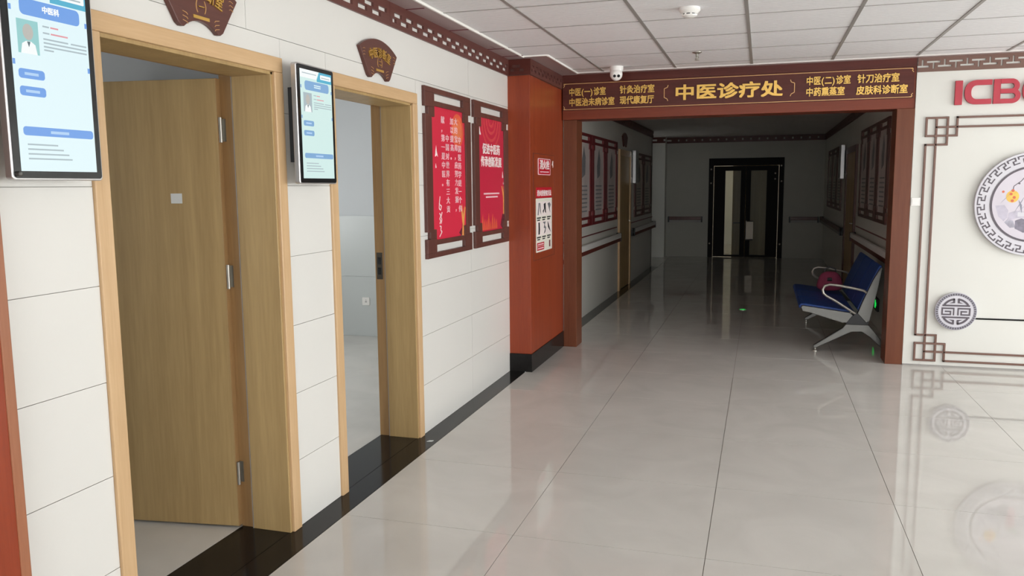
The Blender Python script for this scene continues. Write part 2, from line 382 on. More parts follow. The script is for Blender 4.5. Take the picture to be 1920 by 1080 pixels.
# ------------------------------------------------------------------ the setting: floor
fl = thing('floor', (0, 4, 0), 'polished beige tiled floor reflecting the walls', 'floor', kind='structure')
box('grout_bed', M['grout'], (-1.92, XR, YB, 18.4, -0.08, -0.004), fl)
px, py = 0.8645, 0.862
tile_me = None
def share(name, dims, mat, bevel=0.0):
    mb = MB().box(*dims); me = bpy.data.meshes.new(name); me.from_pydata([tuple(v) for v in mb.v], [], mb.f); me.materials.append(mat); return me
ft = share('floor_tile', (-px/2+0.0015, px/2-0.0015, -py/2+0.0015, py/2-0.0015, -0.02, 0.0), M['floor_tile'])
ft_l = share('floor_tile', (-px/2+0.0015, px/2-0.0015, -py/2+0.0015, py/2-0.0015, -0.02, 0.0), M['floor_tile'])
cnt = 0
for i in range(0, 7):
    for j in range(-4, 18):
        cx = -1.9205+px*(i+0.5); cy = 3.405+py*(j+0.5)
        if cy-py/2 > YE or (cx > 1.7 and cy > YP+0.5): continue
        o = bpy.data.objects.new('floor_tile', ft); COL.objects.link(o); o.parent = fl
        o.location = Vector((cx, cy, random.uniform(-0.0002, 0.0002))) - Vector((0, 4, 0)); cnt += 1
box('floor_slab', M['floor_tile'], (-1.9205+px*7+0.0015, XR, YB, YP, -0.02, 0.0), fl)
box('floor_slab', M['floor_tile'], (-1.9205, -1.9205+px*7, YB, 3.405-4*py-0.002, -0.02, 0.0), fl)
box('stone_border', M['black_stone'], (-2.07, -1.9225, YB, 6.6, -0.08, 0.0), fl)
box('stone_border', M['black_stone'], (-2.07, -1.9225, 7.8, 16.0, -0.08, 0.0), fl)
box('stone_threshold', M['black_stone'], (-2.33, -2.073, D1[0], D1[1], -0.08, 0.0), fl)
box('stone_threshold', M['black_stone'], (-2.33, -2.073, D2[0], D2[1], -0.08, 0.0), fl)
box('floor_slab', M['floor_tile'], (-5.5, -2.333, 0.2, 7.9, -0.08, 0.0), fl)
box('floor_slab', M['floor_tile'], (-5.5, -1.925, 16.0, 18.3, -0.08, -0.0005), fl)
box('floor_slab', M['floor_tile'], (-2.5, 2.2, 18.3, 22.6, -0.08, -0.001), fl)

# ------------------------------------------------------------------ left wall and its tiles
wl = thing('wall_left', (XW, 4, 0), 'white tiled wall with two doorways on the left', 'wall', kind='structure')
core = MB()
for y0, y1, z0, z1 in ((YB, D1[0]+CW, 0, ZC), (D1[1]-CW, D2[0]+CW, 0, ZC), (D2[1]-CW, 7.8, 0, ZC), (D1[0]+CW, D1[1]-CW, ZT-CW, ZC), (D2[0]+CW, D2[1]-CW, ZT-CW, ZC)):
    core.box(-2.325, -2.068, y0, y1, z0, z1)
core.build('wall_core', M['joint'], wl)
cz = [0.322*k for k in range(9)]; cz[-1] = ZC
brk = [YB, -3, -2, -1, 0, 0.9, D1[0], D1[1], D2[0], D2[1], 5.65, 6.62]
g = 0.0012
for k in range(8):
    bk = brk if k < 7 else [YB, -2.0, 0.9, 2.98, 5.65, 6.62]
    for a, b in zip(bk[:-1], bk[1:]):
        z0, z1 = cz[k], cz[k+1]
        if (a, b) in (D1, D2):
            if z1 <= ZT: continue
            z0 = max(z0, ZT)
        if z1-z0 < 0.02: continue
        box('wall_tile', M['tile_white'], (-2.072, XW + random.uniform(-0.0004, 0.0004), a+g, b-g, z0+g, z1-g), wl)
box('corridor_plaster', M['paint_corr'], (-2.068, XW, 7.8, 12.1, 0, ZC), wl)
box('corridor_plaster', M['paint_corr'], (-2.068, XW, 12.1, 13.2, 2.13, ZC), wl)
box('corridor_plaster', M['paint_corr'], (-2.068, XW, 13.2, 16.0, 0, ZC), wl)
box('corridor_core', M['paint_corr'], (-2.325, -2.068, 7.8, 16.0, 0, ZC), wl)

# clinic rooms behind the doors
def struct(name, mat, b, **k): return box(name, mat, b, kind='structure', **k)
struct('wall_clinic_divider', M['paint_room'], (-5.5, -2.325, 3.36, 3.46, 0, ZC))
struct('wall_clinic_near', M['paint_room'], (-5.5, -2.325, 0.1, 0.2, 0, ZC))
wf = thing('wall_clinic_far', (-3.9, 7.8, 0), kind='structure')
box('plaster', M['paint_room'], (-5.5, -2.325, 7.8, 7.9, 0, ZC), wf)
for k in range(4):
    for zz in ((0, 0.65), (0.65, 1.30)):
        box('wainscot_tile', M['room_tile'], (-5.5+0.795*k+0.001, -5.5+0.795*(k+1)-0.001, 7.788, 7.8, zz[0]+0.001, zz[1]-0.001), wf)
def window_wall(name, x, y0, y1, wy0, wy1, z0=0.85, z1=2.15):
    t = thing(name, (x, (y0+y1)/2, 0), kind='structure'); mb = MB()
    mb.box(x-0.1, x, y0, wy0, 0, ZC).box(x-0.1, x, wy1, y1, 0, ZC).box(x-0.1, x, wy0, wy1, 0, z0).box(x-0.1, x, wy0, wy1, z1, ZC)
    mb.build('plaster', M['paint_room'], t)
    fr = MB(); fr.box(x-0.06, x-0.02, wy0, wy0+0.05, z0, z1).box(x-0.06, x-0.02, wy1-0.05, wy1, z0, z1).box(x-0.06, x-0.02, (wy0+wy1)/2-0.025, (wy0+wy1)/2+0.025, z0, z1)
    fr.build('window_frame', M['white_plastic'], t)
window_wall('wall_clinic_window', -5.5, 0.1, 3.4, 0.45, 1.35)
window_wall('wall_clinic_window', -5.5, 3.4, 7.9, 4.7, 6.5)
struct('ceiling_clinic', M['ceil_plain'], (-5.6, -2.07, 0.1, 7.9, ZC, ZC+0.1))

# ------------------------------------------------------------------ hall shell outside the frame: window walls
def facade(name, fn, u0, u1, n, z0=0.2, z1=2.55):
    p = fn(u0, 0, 0); t = thing(name, p, kind='structure')
    mb = rects(MB(), fn, [(u0, u1, 0, z0), (u0, u1, z1, ZC)], -0.1, 0.0); mb.build('sill_band', M['paint_white'], t)
    mb = MB()
    for k in range(n+1):
        u = u0+(u1-u0)*k/n; rects(mb, fn, [(u-0.04, u+0.04, z0, z1)], -0.08, -0.02)
    rects(mb, fn, [(u0, u1, 0.95, 1.0)], -0.08, -0.02)
    mb.build('window_frame', M['white_plastic'], t)
facade('window_1', lambda u, v, d: (u, YB+d, v), -2.06, XR, 6)
facade('window_2', face_nx(XR), -7.5, 0.0, 6)
struct('wall_hall_corner', M['paint_white'], (XR, XR+0.1, 7.5, YP+0.14, 0, ZC))
struct('wall_hall_corner', M['paint_white'], (XR, XR+0.1, YB-0.1, 0.0, 0, ZC))

# ------------------------------------------------------------------ ceiling
ce = thing('ceiling', (0, 4, ZC), 'suspended ceiling of white square panels in a grey grid', 'ceiling', kind='structure')
box('slab', M['ceil_plain'], (-2.33, XR+0.1, YB-0.1, 23, ZC+0.03, ZC+0.12), ce)
cp = 0.66
ctm = share('ceiling_panel', (-cp/2+0.006, cp/2-0.006, -cp/2+0.004, cp/2-0.004, -0.002, 0.012), M['ceil_tile'])
xs0, ys0 = -1.44, 4.75
grid = MB()
CX1, CY0 = xs0+cp*8, ys0-cp*8
box('ceiling_field', M['ceil_tile'], (CX1, XR, YB, 7.62, ZC-0.002, ZC+0.012), ce)
box('ceiling_field', M['ceil_tile'], (-1.885, CX1, YB, CY0, ZC-0.002, ZC+0.012), ce)
for i in range(-1, 8):
    for j in range(-8, 5):
        x0, y0 = xs0+cp*i, ys0+cp*j
        a0, a1, b0, b1 = max(x0, -1.885), min(x0+cp, XR), max(y0, YB), min(y0+cp, 7.62)
        if a1-a0 < 0.05 or b1-b0 < 0.03: continue
        full = abs(a1-a0-cp) < 1e-6 and abs(b1-b0-cp) < 1e-6
        if full:
            o = bpy.data.objects.new('ceiling_panel', ctm); COL.objects.link(o); o.parent = ce
            o.location = (x0+cp/2, y0+cp/2-4, random.uniform(-0.001, 0.001))
        else:
            if i == -1 and y0+cp > 6.5:            # the panels are cut round the pillar soffit
                if b0 < 6.5: box('ceiling_panel', M['ceil_tile'], (a0+0.006, a1-0.006, b0+0.004, 6.5, ZC-0.002, ZC+0.012), ce); b0 = 6.5
                a0 = -1.685
            box('ceiling_panel', M['ceil_tile'], (a0+0.006, a1-0.006, b0+0.004, b1-0.004, ZC-0.002, ZC+0.012), ce)
for i in range(0, 12): grid.box(xs0+cp*i-0.011, xs0+cp*i+0.011, YB, 7.62, ZC-0.006, ZC+0.001)
for j in range(-17, 5): grid.box(-1.885, XR, ys0+cp*j-0.006, ys0+cp*j+0.006, ZC-0.004, ZC+0.001)
grid.build('ceiling_grid', M['grid_grey'], ce)
mb = MB().box(-2.06, -1.895, YB, 6.5, ZC-0.008, ZC+0.03).box(-2.06, -1.69, 6.5, 7.62, ZC-0.008, ZC+0.03)
mb.build('soffit_strip', M['soffit'], ce)
box('soffit_strip', M['soffit'], (-2.06, XR, 7.62, YP+0.02, ZC-0.008, ZC+0.03), ce)
box('edge_trim', M['trim_white'], (-1.896, -1.884, YB, 6.505, ZC-0.016, ZC+0.01), ce)
box('edge_trim', M['trim_white'], (-1.692, -1.680, 6.495, 7.60, ZC-0.016, ZC+0.01), ce)
box('edge_trim', M['trim_white'], (-1.884, -1.692, 6.490, 6.500, ZC-0.012, ZC+0.01), ce)
box('edge_trim', M['ceil_plain'], (-1.68, XR, 7.60, 7.62, ZC-0.012, ZC+0.01), ce)
# loose torn strips of tape on the soffit
for yy, ln in ((4.55, 0.12), (5.25, 0.16), (6.05, 0.14), (6.42, 0.18)):
    box('tape_scrap', M['poster_dark'], (-2.05, -2.05+ln, yy, yy+0.012, ZC-0.011, ZC-0.0075), ce)
box('ceiling_panel', M['ceil_plain'], (-2.06, XCR, 8.0, YE, ZC-0.02, ZC), ce)

# ------------------------------------------------------------------ wall pillars
def frieze_band(mb, fn, u0, u1, v0, v1, d0, d1, pitch=0.163, slot=0.102):
    """two rows of staggered slots cut through a board"""
    h = (v1-v0); rows = ((0.21, 0.39), (0.47, 0.65))
    rects(mb, fn, [(u0, u1, v0, v0+h*rows[0][0]), (u0, u1, v0+h*rows[0][1], v0+h*rows[1][0]), (u0, u1, v0+h*rows[1][1], v1)], d0, d1)
    for r, (a, b) in enumerate(rows):
        # lower row opens with a half slot, upper row closes with one
        c = u0+pitch*(0.195 if r == 0 else 0.35); cuts = [(c, c+slot*0.5)] if r == 0 else []
        c = u0+pitch*(0.88 if r == 0 else 0.35)
        while c+slot < u1-0.03: cuts.append((c, c+slot)); c += pitch
        if c+slot*0.5 < u1-0.025: cuts.append((c, c+slot*0.5))
        e = u0
        for s0, s1 in cuts: rects(mb, fn, [(e, s0, v0+h*a, v0+h*b)], d0, d1); e = s1
        rects(mb, fn, [(e, u1, v0+h*a, v0+h*b)], d0, d1)
pl = thing('wall_pillar', (-1.96, 7.2, 0), 'mahogany panelled pillar with black stone base by the corridor', 'pillar', kind='structure')
box('shaft', M['red_wood'], (XW-0.005, -1.868, 6.604, 7.80, 0.157, 2.51), pl, bevel=0.003)
box('stone_base', M['black_stone'], (XW-0.005, -1.860, 6.595, 7.80, 0, 0.157), pl, bevel=0.002)
box('frieze_backing', M['dark_wood'], (XW-0.005, -1.868, 6.604, 7.80, 2.51, ZC-0.008), pl)
mb = MB(); frieze_band(mb, face_px(-1.868), 6.604, 7.72, 2.515, 2.640, 0.0, 0.010, 0.12, 0.07); mb.build('carved_frieze', M['dark_wood_y'], pl)
mb = MB(); frieze_band(mb, face_ny(6.604), XW+0.002, -1.858, 2.515, 2.640, 0.0, 0.010, 0.12, 0.07); mb.build('carved_frieze', M['dark_wood_x'], pl)
pl2 = thing('wall_pillar', (-2.0, 1.0, 0), 'mahogany panel edge at the left border beside the first screen', 'pillar', kind='structure')
box('panel', M['red_wood'], (XW-0.005, -1.984, 0.4, 1.672, 0, 2.5), pl2)
box('edge_strip', M['strip_brown'], (XW-0.005, -1.980, 1.672, 1.704, 0, 2.5), pl2, bevel=0.003)

# frieze along the left wall: boards butted end to end
tr = thing('trim_1', (XW, 4, 2.5), 'dark wooden frieze with two rows of slots along the left wall', 'frieze', kind='structure')
for a, b in ((-1.9, 1.20), (1.20, 4.335), (4.335, 6.60)):
    mb = MB(); frieze_band(mb, face_px(XW), a+0.001, b-0.001, 2.508, 2.642, 0.0, 0.014); mb.build('frieze_board', M['dark_wood_y'], tr)

# ------------------------------------------------------------------ doors of the two consulting rooms
def door_frame(name, rng, label):
    y0, y1 = rng; t = thing(name, (-2.19, (y0+y1)/2, 0), label, 'doorway', kind='structure')
    xo = XW+0.012
    box('casing', M['oak'], (XW-0.01, xo, y0, y0+CW, 0, ZT-CW), t, 0.004)
    box('casing', M['oak'], (XW-0.01, xo, y1-CW, y1, 0, ZT-CW), t, 0.004)
    box('casing', M['oak_y'], (XW-0.01, xo, y0, y1, ZT-CW, ZT), t, 0.004)
    for s, yy in ((1, y0+CW), (-1, y1-CW)):
        ya, yb = sorted((yy-0.012*s, yy+0.014*s)); box('jamb', M['oak_leaf'], (-2.262, XW-0.002, ya, yb, 0, ZT-CW), t, 0.002)
        ya, yb = sorted((yy-0.012*s, yy+0.002*s)); box('jamb_rebate', M['oak_edge'], (-2.335, -2.264, ya, yb, 0, ZT-CW), t)
    for s, yy in ((1, y0+CW), (-1, y1-CW)):
        ya, yb = sorted((yy+0.002*s, yy+0.0145*s)); box('seal_strip', M['grid_grey'], (-2.2655, -2.2625, ya, yb, 0, ZT-CW), t)
    box('head_jamb', M['oak_leaf'], (-2.262, XW-0.002, y0+CW-0.011, y1-CW+0.011, ZT-CW-0.014, ZT-CW+0.01), t, 0.002)
    box('head_rebate', M['oak_edge'], (-2.335, -2.264, y0+CW, y1-CW, ZT-CW-0.002, ZT-CW+0.01), t)
    return t
d1 = door_frame('door_1', D1, 'oak doorway beside the dark pillar edge with its door leaf standing open')
d2 = door_frame('door_2', D2, 'empty oak doorway open onto a pale tiled room')
# the open leaf, hinged on the far jamb, swung about 82 degrees into the room
hx, hy = -2.332, 3.140; dirv = Vector((-0.99, -0.141, 0)).normalized(); nrm = Vector((dirv.y, -dirv.x, 0))
if nrm.y > 0: nrm = -nrm
def leaf_fn(u, v, d):
    p = Vector((hx, hy, 0)) + dirv*u + nrm*d; return (p.x, p.y, v)
lm = MB(); lm.prism([(0.0, 0.012), (0.93, 0.012), (0.93, 2.085), (0.0, 2.085)], leaf_fn, -0.02, 0.02)
leaf = lm.build('door_leaf', M['oak_leaf'], d1, 0.002)
MB().prism([(-0.003, 0.012), (0.0, 0.012), (0.0, 2.085), (-0.003, 2.085)], leaf_fn, -0.0195, 0.0195).build('edge_band', M['oak_edge'], leaf)
MB().prism([(0.19, 1.535), (0.245, 1.535), (0.245, 1.58), (0.19, 1.58)], leaf_fn, 0.02, 0.0212).build('sticker', M['paper'], leaf)
for zz in (0.27, 1.20, 1.86):
    hg = MB(); hg.tube([leaf_fn(-0.010, zz-0.055, 0.012), leaf_fn(-0.010, zz+0.055, 0.012)], 0.008, 10)
    hg.box(-2.345, -2.310, 3.1525, 3.1555, zz-0.05, zz+0.05)
    hg.prism([(-0.006, zz-0.05), (-0.003, zz-0.05), (-0.003, zz+0.05), (-0.006, zz+0.05)], leaf_fn, -0.015, 0.012)
    hg.build('hinge', M['steel'], d1)
sp = MB().box(-2.325, -2.285, 4.6305, 4.634, 1.02, 1.19); sp.build('strike_plate', M['steel_dark'], d2)
MB().box(-2.316, -2.294, 4.6300, 4.6308, 1.05, 1.095).box(-2.316, -2.294, 4.6300, 4.6308, 1.115, 1.16).build('strike_hole', M['black_plastic'], d2)

# socket in the far room
so = thing('wall_socket', (-4.05, 7.788, 0.30), 'white wall socket low on the tiled wall inside the second doorway', 'socket')
fs = face_ny(7.788)
MB().prism(rrect(-4.09, -4.005, 0.34, 0.425, 0.008), fs, 0, 0.008).build('plate', M['white_plastic'], so)
rects(MB(), fs, [(-4.055, -4.05, 0.37, 0.385), (-4.043, -4.038, 0.37, 0.385), (-4.05, -4.042, 0.395, 0.40)], 0.008, 0.0085).build('slot', M['print_black'], so)

# ------------------------------------------------------------------ fan-shaped room plaques
def fan_plaque(cy, label, num, fn=face_px(XW), zoff=0.0, detail=True, parent_loc=None):
    wt, ztop, zc_, wb, zb = 0.228, 2.342+zoff, 2.405+zoff, 0.117, 2.192+zoff
    poly = []
    n = 16
    R = (wt**2+(zc_-ztop)**2)/(2*(zc_-ztop)); c0 = zc_-R; a = math.asin(wt/R)
    poly += [(cy+R*math.sin(a-2*a*k/n), c0+R*math.cos(a-2*a*k/n)) for k in range(n+1)]        # right to left over the top
    sag = 0.034; r2 = ((wb-0.02)**2+sag**2)/(2*sag); a2 = math.asin((wb-0.02)/r2); c2 = zb+sag-r2
    poly += [(cy-wb-0.012, zb+0.010), (cy-wb+0.004, zb)]
    poly += [(cy-r2*math.sin(a2-2*a2*k/n), c2+r2*math.cos(a2-2*a2*k/n)) for k in range(n+1)]
    poly += [(cy+wb-0.004, zb), (cy+wb+0.012, zb+0.010)]
    p = fn(cy, zb, 0); t = thing('room_plaque', p, label, 'sign', 'fan-shaped room plaques')
    MB().prism(poly, fn, 0.0, 0.022).build('plaque', M['plaque'], t, 0.003)
    if not detail: return t
    for k, ch in enumerate('中医诊断室'):
        ang = (k-2)*0.150; rr = 0.36; u = cy+rr*math.sin(ang); v = 1.972+rr*math.cos(ang)
        mb = MB(); put_glyph(mb, ch, fn, u-0.026, v-0.030, 0.052, 0.060, 0.022, 0.027, 0.005, -ang); mb.build('character', M['gold'], t)
    mb = MB(); put_glyph(mb, num, fn, cy-0.016, 2.263, 0.032, 0.030, 0.022, 0.026, 0.016); mb.build('character', M['gold'], t)
    mb = MB()
    for s in (-1, 1):
        mb = MB(); ring(mb, fn, cy-s*0.010, 2.279, 0.036, 0.039, 0.022, 0.024, -38 if s > 0 else 142, 38 if s > 0 else 218, 8); mb.build('bracket', M['gold_line'], t)
    rects(MB(), fn, [(cy-0.046, cy+0.046, 2.232, 2.244)], 0.022, 0.024).build('gold_tag', M['gold'], t)
    for s in (-1, 1):
        lo_, up_ = MB(), MB()
        for k in range(3):
            mb = lo_; b0 = (cy+s*(wb-0.012), zb+0.022+0.016*k); strokes(mb, fn, [b0, (b0[0]-s*0.022, b0[1]-0.004), (b0[0]-s*0.028, b0[1]-0.010)], 0.0022, 0.022, 0.0235)
            mb = up_; b0 = (cy+s*(wt-0.03), ztop-0.012-0.016*k); strokes(mb, fn, [b0, (b0[0]-s*0.018, b0[1]+0.006), (b0[0]-s*0.026, b0[1]+0.002)], 0.0018, 0.022, 0.0235)
        lo_.build('corner_ornament', M['gold_line'], t, kind='stuff'); up_.build('corner_ornament', M['gold_line'], t, kind='stuff')
    return t
M['plaque'] = wood('plaque_walnut', rgb(84, 50, 44), rgb(98, 60, 52), 'y', 0.35)
fan_plaque(2.67, 'brown fan-shaped plaque over the doorway with the open door leaf', '一')
fan_plaque(4.17, 'brown fan-shaped plaque with gold writing over the empty doorway', '二')

# ------------------------------------------------------------------ wall displays
def display(y0, y1, z0, z1, label, title, bgm, blue, portrait):
    xf = -1.97; fn = face_px(xf)
    t = thing('digital_display', (XW, (y0+y1)/2, z0), label, 'screen', 'upright room displays')
    MB().prism(rrect(y0, y1, z0, z1, 0.012), fn, -0.026, 0.0).build('casing', M['silver'], t, 0.003)
    rects(MB(), fn, [(y0+0.07, y1-0.07, z0+0.10, z1-0.10)], -0.088, -0.026).build('wall_bracket', M['dark_plastic'], t)
    MB().prism(rrect(y0+0.006, y1-0.006, z0+0.006, z1-0.006, 0.010), fn, 0.0, 0.002).build('bezel', M['black_plastic'], t)
    a0, a1, b0, b1 = y0+0.028, y1-0.026, z0+0.026, z1-0.024
    sc = rects(MB(), fn, [(a0, a1, b0, b1)], 0.002, 0.003).build('screen', bgm, t)
    W, Hh = a1-a0, b1-b0
    U = lambda s: a0+s*W
    V = lambda q: b1-q*Hh
    def pane(name, mat, s0, s1, t0, t1, d=0.0034, r=0.0):
        if r: return MB().prism(rrect(U(s0), U(s1), V(t1), V(t0), r), fn, 0.003, d).build(name, mat, sc)
        return rects(MB(), fn, [(U(s0), U(s1), V(t1), V(t0))], 0.003, d).build(name, mat, sc)
    MB().prism([(U(0.0), V(0.0)), (U(0.0), V(0.075)), (U(0.50), V(0.075)), (U(0.58), V(0.0))], fn, 0.003, 0.0034).build('banner', M['scr_white'], sc)
    MB().prism([(U(0.60), V(0.0)), (U(0.52), V(0.075)), (U(0.52), V(0.092)), (U(1.0), V(0.092)), (U(1.0), V(0.0))], fn, 0.003, 0.0034).build('banner', M['scr_teal'], sc)
    pane('banner_field', M['scr_white'], 0.63, 0.98, 0.022, 0.064, 0.0038, 0.004)
    pane('title_pill', blue, 0.13, 0.90, 0.10, 0.185, 0.0036, 0.014)
    if title:
        text_row('title_lettering', title, fn, U(0.515-0.037*len(title)), U(0.515+0.037*len(title)), V(0.158), 0.021, 0.0036, 0.0042, M['scr_white'], sc, 0.02)
    else:
        for q in (0.128, 0.146): pane('text_line', M['scr_bg'], 0.42, 0.63, q, q+0.009, 0.0042)
    pane('portrait_ground', M['scr_port'] if portrait else M['scr_grey'], 0.08, 0.34, 0.21, 0.385, 0.0036)
    cu, cv = U(0.21), V(0.30)
    MB().prism([(U(0.11), V(0.385)), (U(0.31), V(0.385)), (U(0.29), V(0.335)), (U(0.24), V(0.32)), (U(0.18), V(0.32)), (U(0.13), V(0.335))], fn, 0.0036, 0.004).build('portrait_coat', M['scr_white'], sc)
    MB().prism(circle(cu, V(0.272), 0.017, 20, 1.3), fn, 0.0036, 0.0041).build('portrait_head', M['scr_skin'], sc)
    MB().prism([(U(0.19), V(0.322)), (U(0.23), V(0.322)), (U(0.21), V(0.35))], fn, 0.0040, 0.0044).build('portrait_collar', M['scr_dark'], sc)
    for s0, s1, q, c in ((0.40, 0.48, 0.222, 'g'), (0.50, 0.60, 0.222, 'r'), (0.40, 0.48, 0.256, 'g'), (0.50, 0.72, 0.256, 'r'), (0.40, 0.72, 0.288, 'g'), (0.76, 0.97, 0.288, 'g'), (0.40, 0.97, 0.308, 'g'), (0.40, 0.97, 0.328, 'g'), (0.40, 0.52, 0.346, 'g'),
                         (0.10, 0.48, 0.855, 'g'), (0.10, 0.55, 0.880, 'g'), (0.10, 0.62, 0.905, 'g'), (0.10, 0.66, 0.930, 'g'), (0.06, 0.50, 0.030, 'g'), (0.66, 0.93, 0.043, 'g')):
        pane('text_line', M['scr_grey'] if c == 'g' else M['scr_red'], s0, s1, q, q+0.008, 0.0042)
    for q in (0.465, 0.555):
        pane('label_pill', blue, 0.06, 0.38, q, q+0.05, 0.0036, 0.009); pane('text_line', M['scr_pale'], 0.13, 0.30, q+0.018, q+0.032, 0.0042)
    pane('footer_pill', blue, 0.06, 0.98, 0.765, 0.812, 0.0036, 0.009); pane('text_line', M['scr_pale'], 0.40, 0.64, 0.782, 0.797, 0.0042)
    for s, q in ((0.0, 0.145), (0.97, 0.16), (0.0, 0.42), (0.97, 0.41)): pane('side_tab', blue, s, s+0.03, q, q+0.028, 0.0036)
    return t
t1 = display(1.742, 2.064, 1.628, 2.205, 'larger lit screen by the mahogany panel edge at the left border', '中医科', M['scr_bg'], M['scr_blue'], True)
MB().lathe([(0.007, 0.0), (0.007, 0.012), (0.004, 0.014)], (-1.968, 1.756, 1.646), 'x', 12).build('lock', M['chrome'], t1)
display(3.200, 3.527, 1.617, 2.150, 'lit screen on the white tiles between the two doorways', '', M['scr_bg2'], M['scr_blue2'], False)

# ------------------------------------------------------------------ framed posters
def poster_frame(fn, u0, u1, v0, v1, d=0.022):
    W = u1-u0; k = W/0.84; mb = MB(); top = v1; bot = v0
    for s in (0, 1):
        q = (lambda v: top-v) if s == 0 else (lambda v: bot+v)
        def R(a, b, c, e): lo, hi = sorted((q(c), q(e))); return (u0+a*k, u0+b*k, lo, hi)
        L = [(0.0, 0.84, 0.0, 0.034), (0.10, 0.74, 0.082, 0.115), (0.0, 0.155, 0.034, 0.125), (0.685, 0.84, 0.034, 0.125),
             (0.05, 0.155, 0.125, 0.185), (0.685, 0.79, 0.125, 0.185)]
        rects(mb, fn, [R(*r) for r in L], 0, d)
    rects(mb, fn, [(u0, u0+0.108*k, bot+0.172, top-0.172), (u1-0.108*k, u1, bot+0.172, top-0.172)], 0, d)
    return mb
def poster_panel(fn, u0, u1, v0, v1, d=0.012):
    k = (u1-u0)/0.84
    return rects(MB(), fn, [(u0+0.15*k, u1-0.15*k, v0+0.10, v1-0.10), (u0+0.10*k, u0+0.151*k, v0+0.18, v1-0.18), (u1-0.151*k, u1-0.10*k, v0+0.18, v1-0.18)], 0, d)
fn = face_px(XW)
P1 = (4.792, 5.628, 1.137, 2.232); P2 = (5.705, 6.540, 1.137, 2.232)
D = 0.012
po = thing('framed_poster', (XW, 5.21, P1[2]), 'crimson poster with vertical white writing in a dark frame nearest the doorway', 'poster', 'crimson posters in notched frames')
poster_frame(fn, *P1).build('frame', M['dark_wood'], po, 0.002)
pp = poster_panel(fn, *P1).build('print', M['poster_red'], po)
mb = MB(); ring(mb, fn, 5.38, 1.985, 0.085, 0.115, D, D+0.0006, 0, 360, 32); mb.build('sun_motif', M['poster_orange'], pp)
mb = MB(); mb.prism(circle(5.38, 1.985, 0.06, 24), fn, D, D+0.0006); ring(mb, fn, 5.38, 1.985, 0.063, 0.083, D, D+0.0004, 0, 360, 32); mb.build('sun_motif', M['poster_orange2'], pp)
for txt, u, v in (('献，第一是中医。', 5.072, 2.068), ('中国对世界有三大贡', 5.148, 1.950), ('加以提高。', 5.236, 2.070), ('大的宝库，应努力发掘，', 5.312, 2.072), ('中国医药学是一个伟', 5.378, 1.948)):
    for c_ in txt:
        mb = MB(); put_glyph(mb, c_, fn, u, v-0.052, 0.066, 0.050, D, D+0.0012, 0.012); mb.build('character', M['print_pink'], pp); v -= 0.0595
mb = MB()
for pts in ([(5.035,1.535),(5.02,1.49),(5.015,1.455),(5.04,1.445),(5.055,1.47),(5.03,1.48)], [(5.02,1.425),(5.04,1.41),(5.02,1.385),(5.04,1.375),(5.02,1.355)], [(5.065,1.43),(5.045,1.40),(5.06,1.38),(5.045,1.355)], [(5.02,1.34),(5.045,1.335),(5.035,1.31),(5.058,1.30),(5.015,1.268)]):
    strokes(mb, fn, pts, 0.008, D, D+0.001)
mb.build('signature', M['print_white'], pp, kind='stuff')
for pg in ([(4.962,1.795),(4.972,1.835),(4.985,1.868),(4.990,1.835),(5.01,1.795),(4.99,1.805),(4.975,1.797)], [(4.965,1.722),(4.972,1.752),(4.984,1.722)]):
    MB().prism(pg, fn, D, D+0.001).build('dove_print', M['print_white'], pp)
mb = MB(); mb.prism([(5.435,1.225),(5.452,1.33),(5.432,1.415),(5.445,1.475),(5.468,1.40),(5.50,1.46),(5.515,1.45),(5.49,1.365),(5.475,1.225)], fn, D, D+0.001); mb.build('dancer_print', M['poster_gold'], pp)
MB().prism([(5.38,1.275),(5.44,1.31),(5.45,1.35),(5.472,1.31),(5.50,1.255),(5.45,1.24)], fn, D, D+0.0006).build('skirt_print', M['poster_dark'], pp)
MB().prism([(5.355,1.235),(5.45,1.262),(5.48,1.232),(5.36,1.215)], fn, D, D+0.0007).build('drum_print', M['print_grey'], pp)

po = thing('framed_poster', (XW, 6.12, P2[2]), 'crimson poster with two white headline rows in a dark frame beside the pillar', 'poster', 'crimson posters in notched frames')
poster_frame(fn, *P2).build('frame', M['dark_wood'], po, 0.002)
pp = poster_panel(fn, *P2).build('print', M['poster_red2'], po)
for r in (0.05, 0.105, 0.16, 0.215):
    mb = MB(); ring(mb, fn, 6.12, 2.125, r, r+0.022, D, D+0.0006, 180, 360, 24); mb.build('swirl_motif', M['poster_swirl'], pp)
text_row('character', '促进中医药', fn, 5.908, 6.335, 1.845, 0.084, D, D+0.0012, M['print_white'], pp, 0.022, each=True)
text_row('character', '传承创新发展', fn, 5.868, 6.375, 1.748, 0.084, D, D+0.0012, M['print_white'], pp, 0.022, each=True)
for q in ((5.925, 6.31, 1.536, 1.548), (5.975, 6.27, 1.510, 1.522)): rects(MB(), fn, [q], D, D+0.001).build('text_line', M['print_pink'], pp)
for pg in ([(5.835,1.99),(5.845,2.06),(5.858,2.015),(5.876,1.99),(5.855,1.985)], [(6.39,1.665),(6.403,1.72),(6.42,1.668)], [(6.412,1.615),(6.42,1.635),(6.43,1.615)]):
    MB().prism(pg, fn, D, D+0.001).build('dove_print', M['print_white'], pp)
MB().prism([(6.372,1.60),(6.395,1.545),(6.412,1.50),(6.412,1.37),(6.437,1.37),(6.442,1.53),(6.432,1.60),(6.42,1.545),(6.39,1.60)], fn, D, D+0.001).build('dancer_print', M['poster_gold'], pp)
MB().prism([(6.335,1.285),(6.39,1.375),(6.435,1.37),(6.435,1.27),(6.37,1.26)], fn, D, D+0.0006).build('skirt_print', M['poster_dark'], pp)
mb = MB()
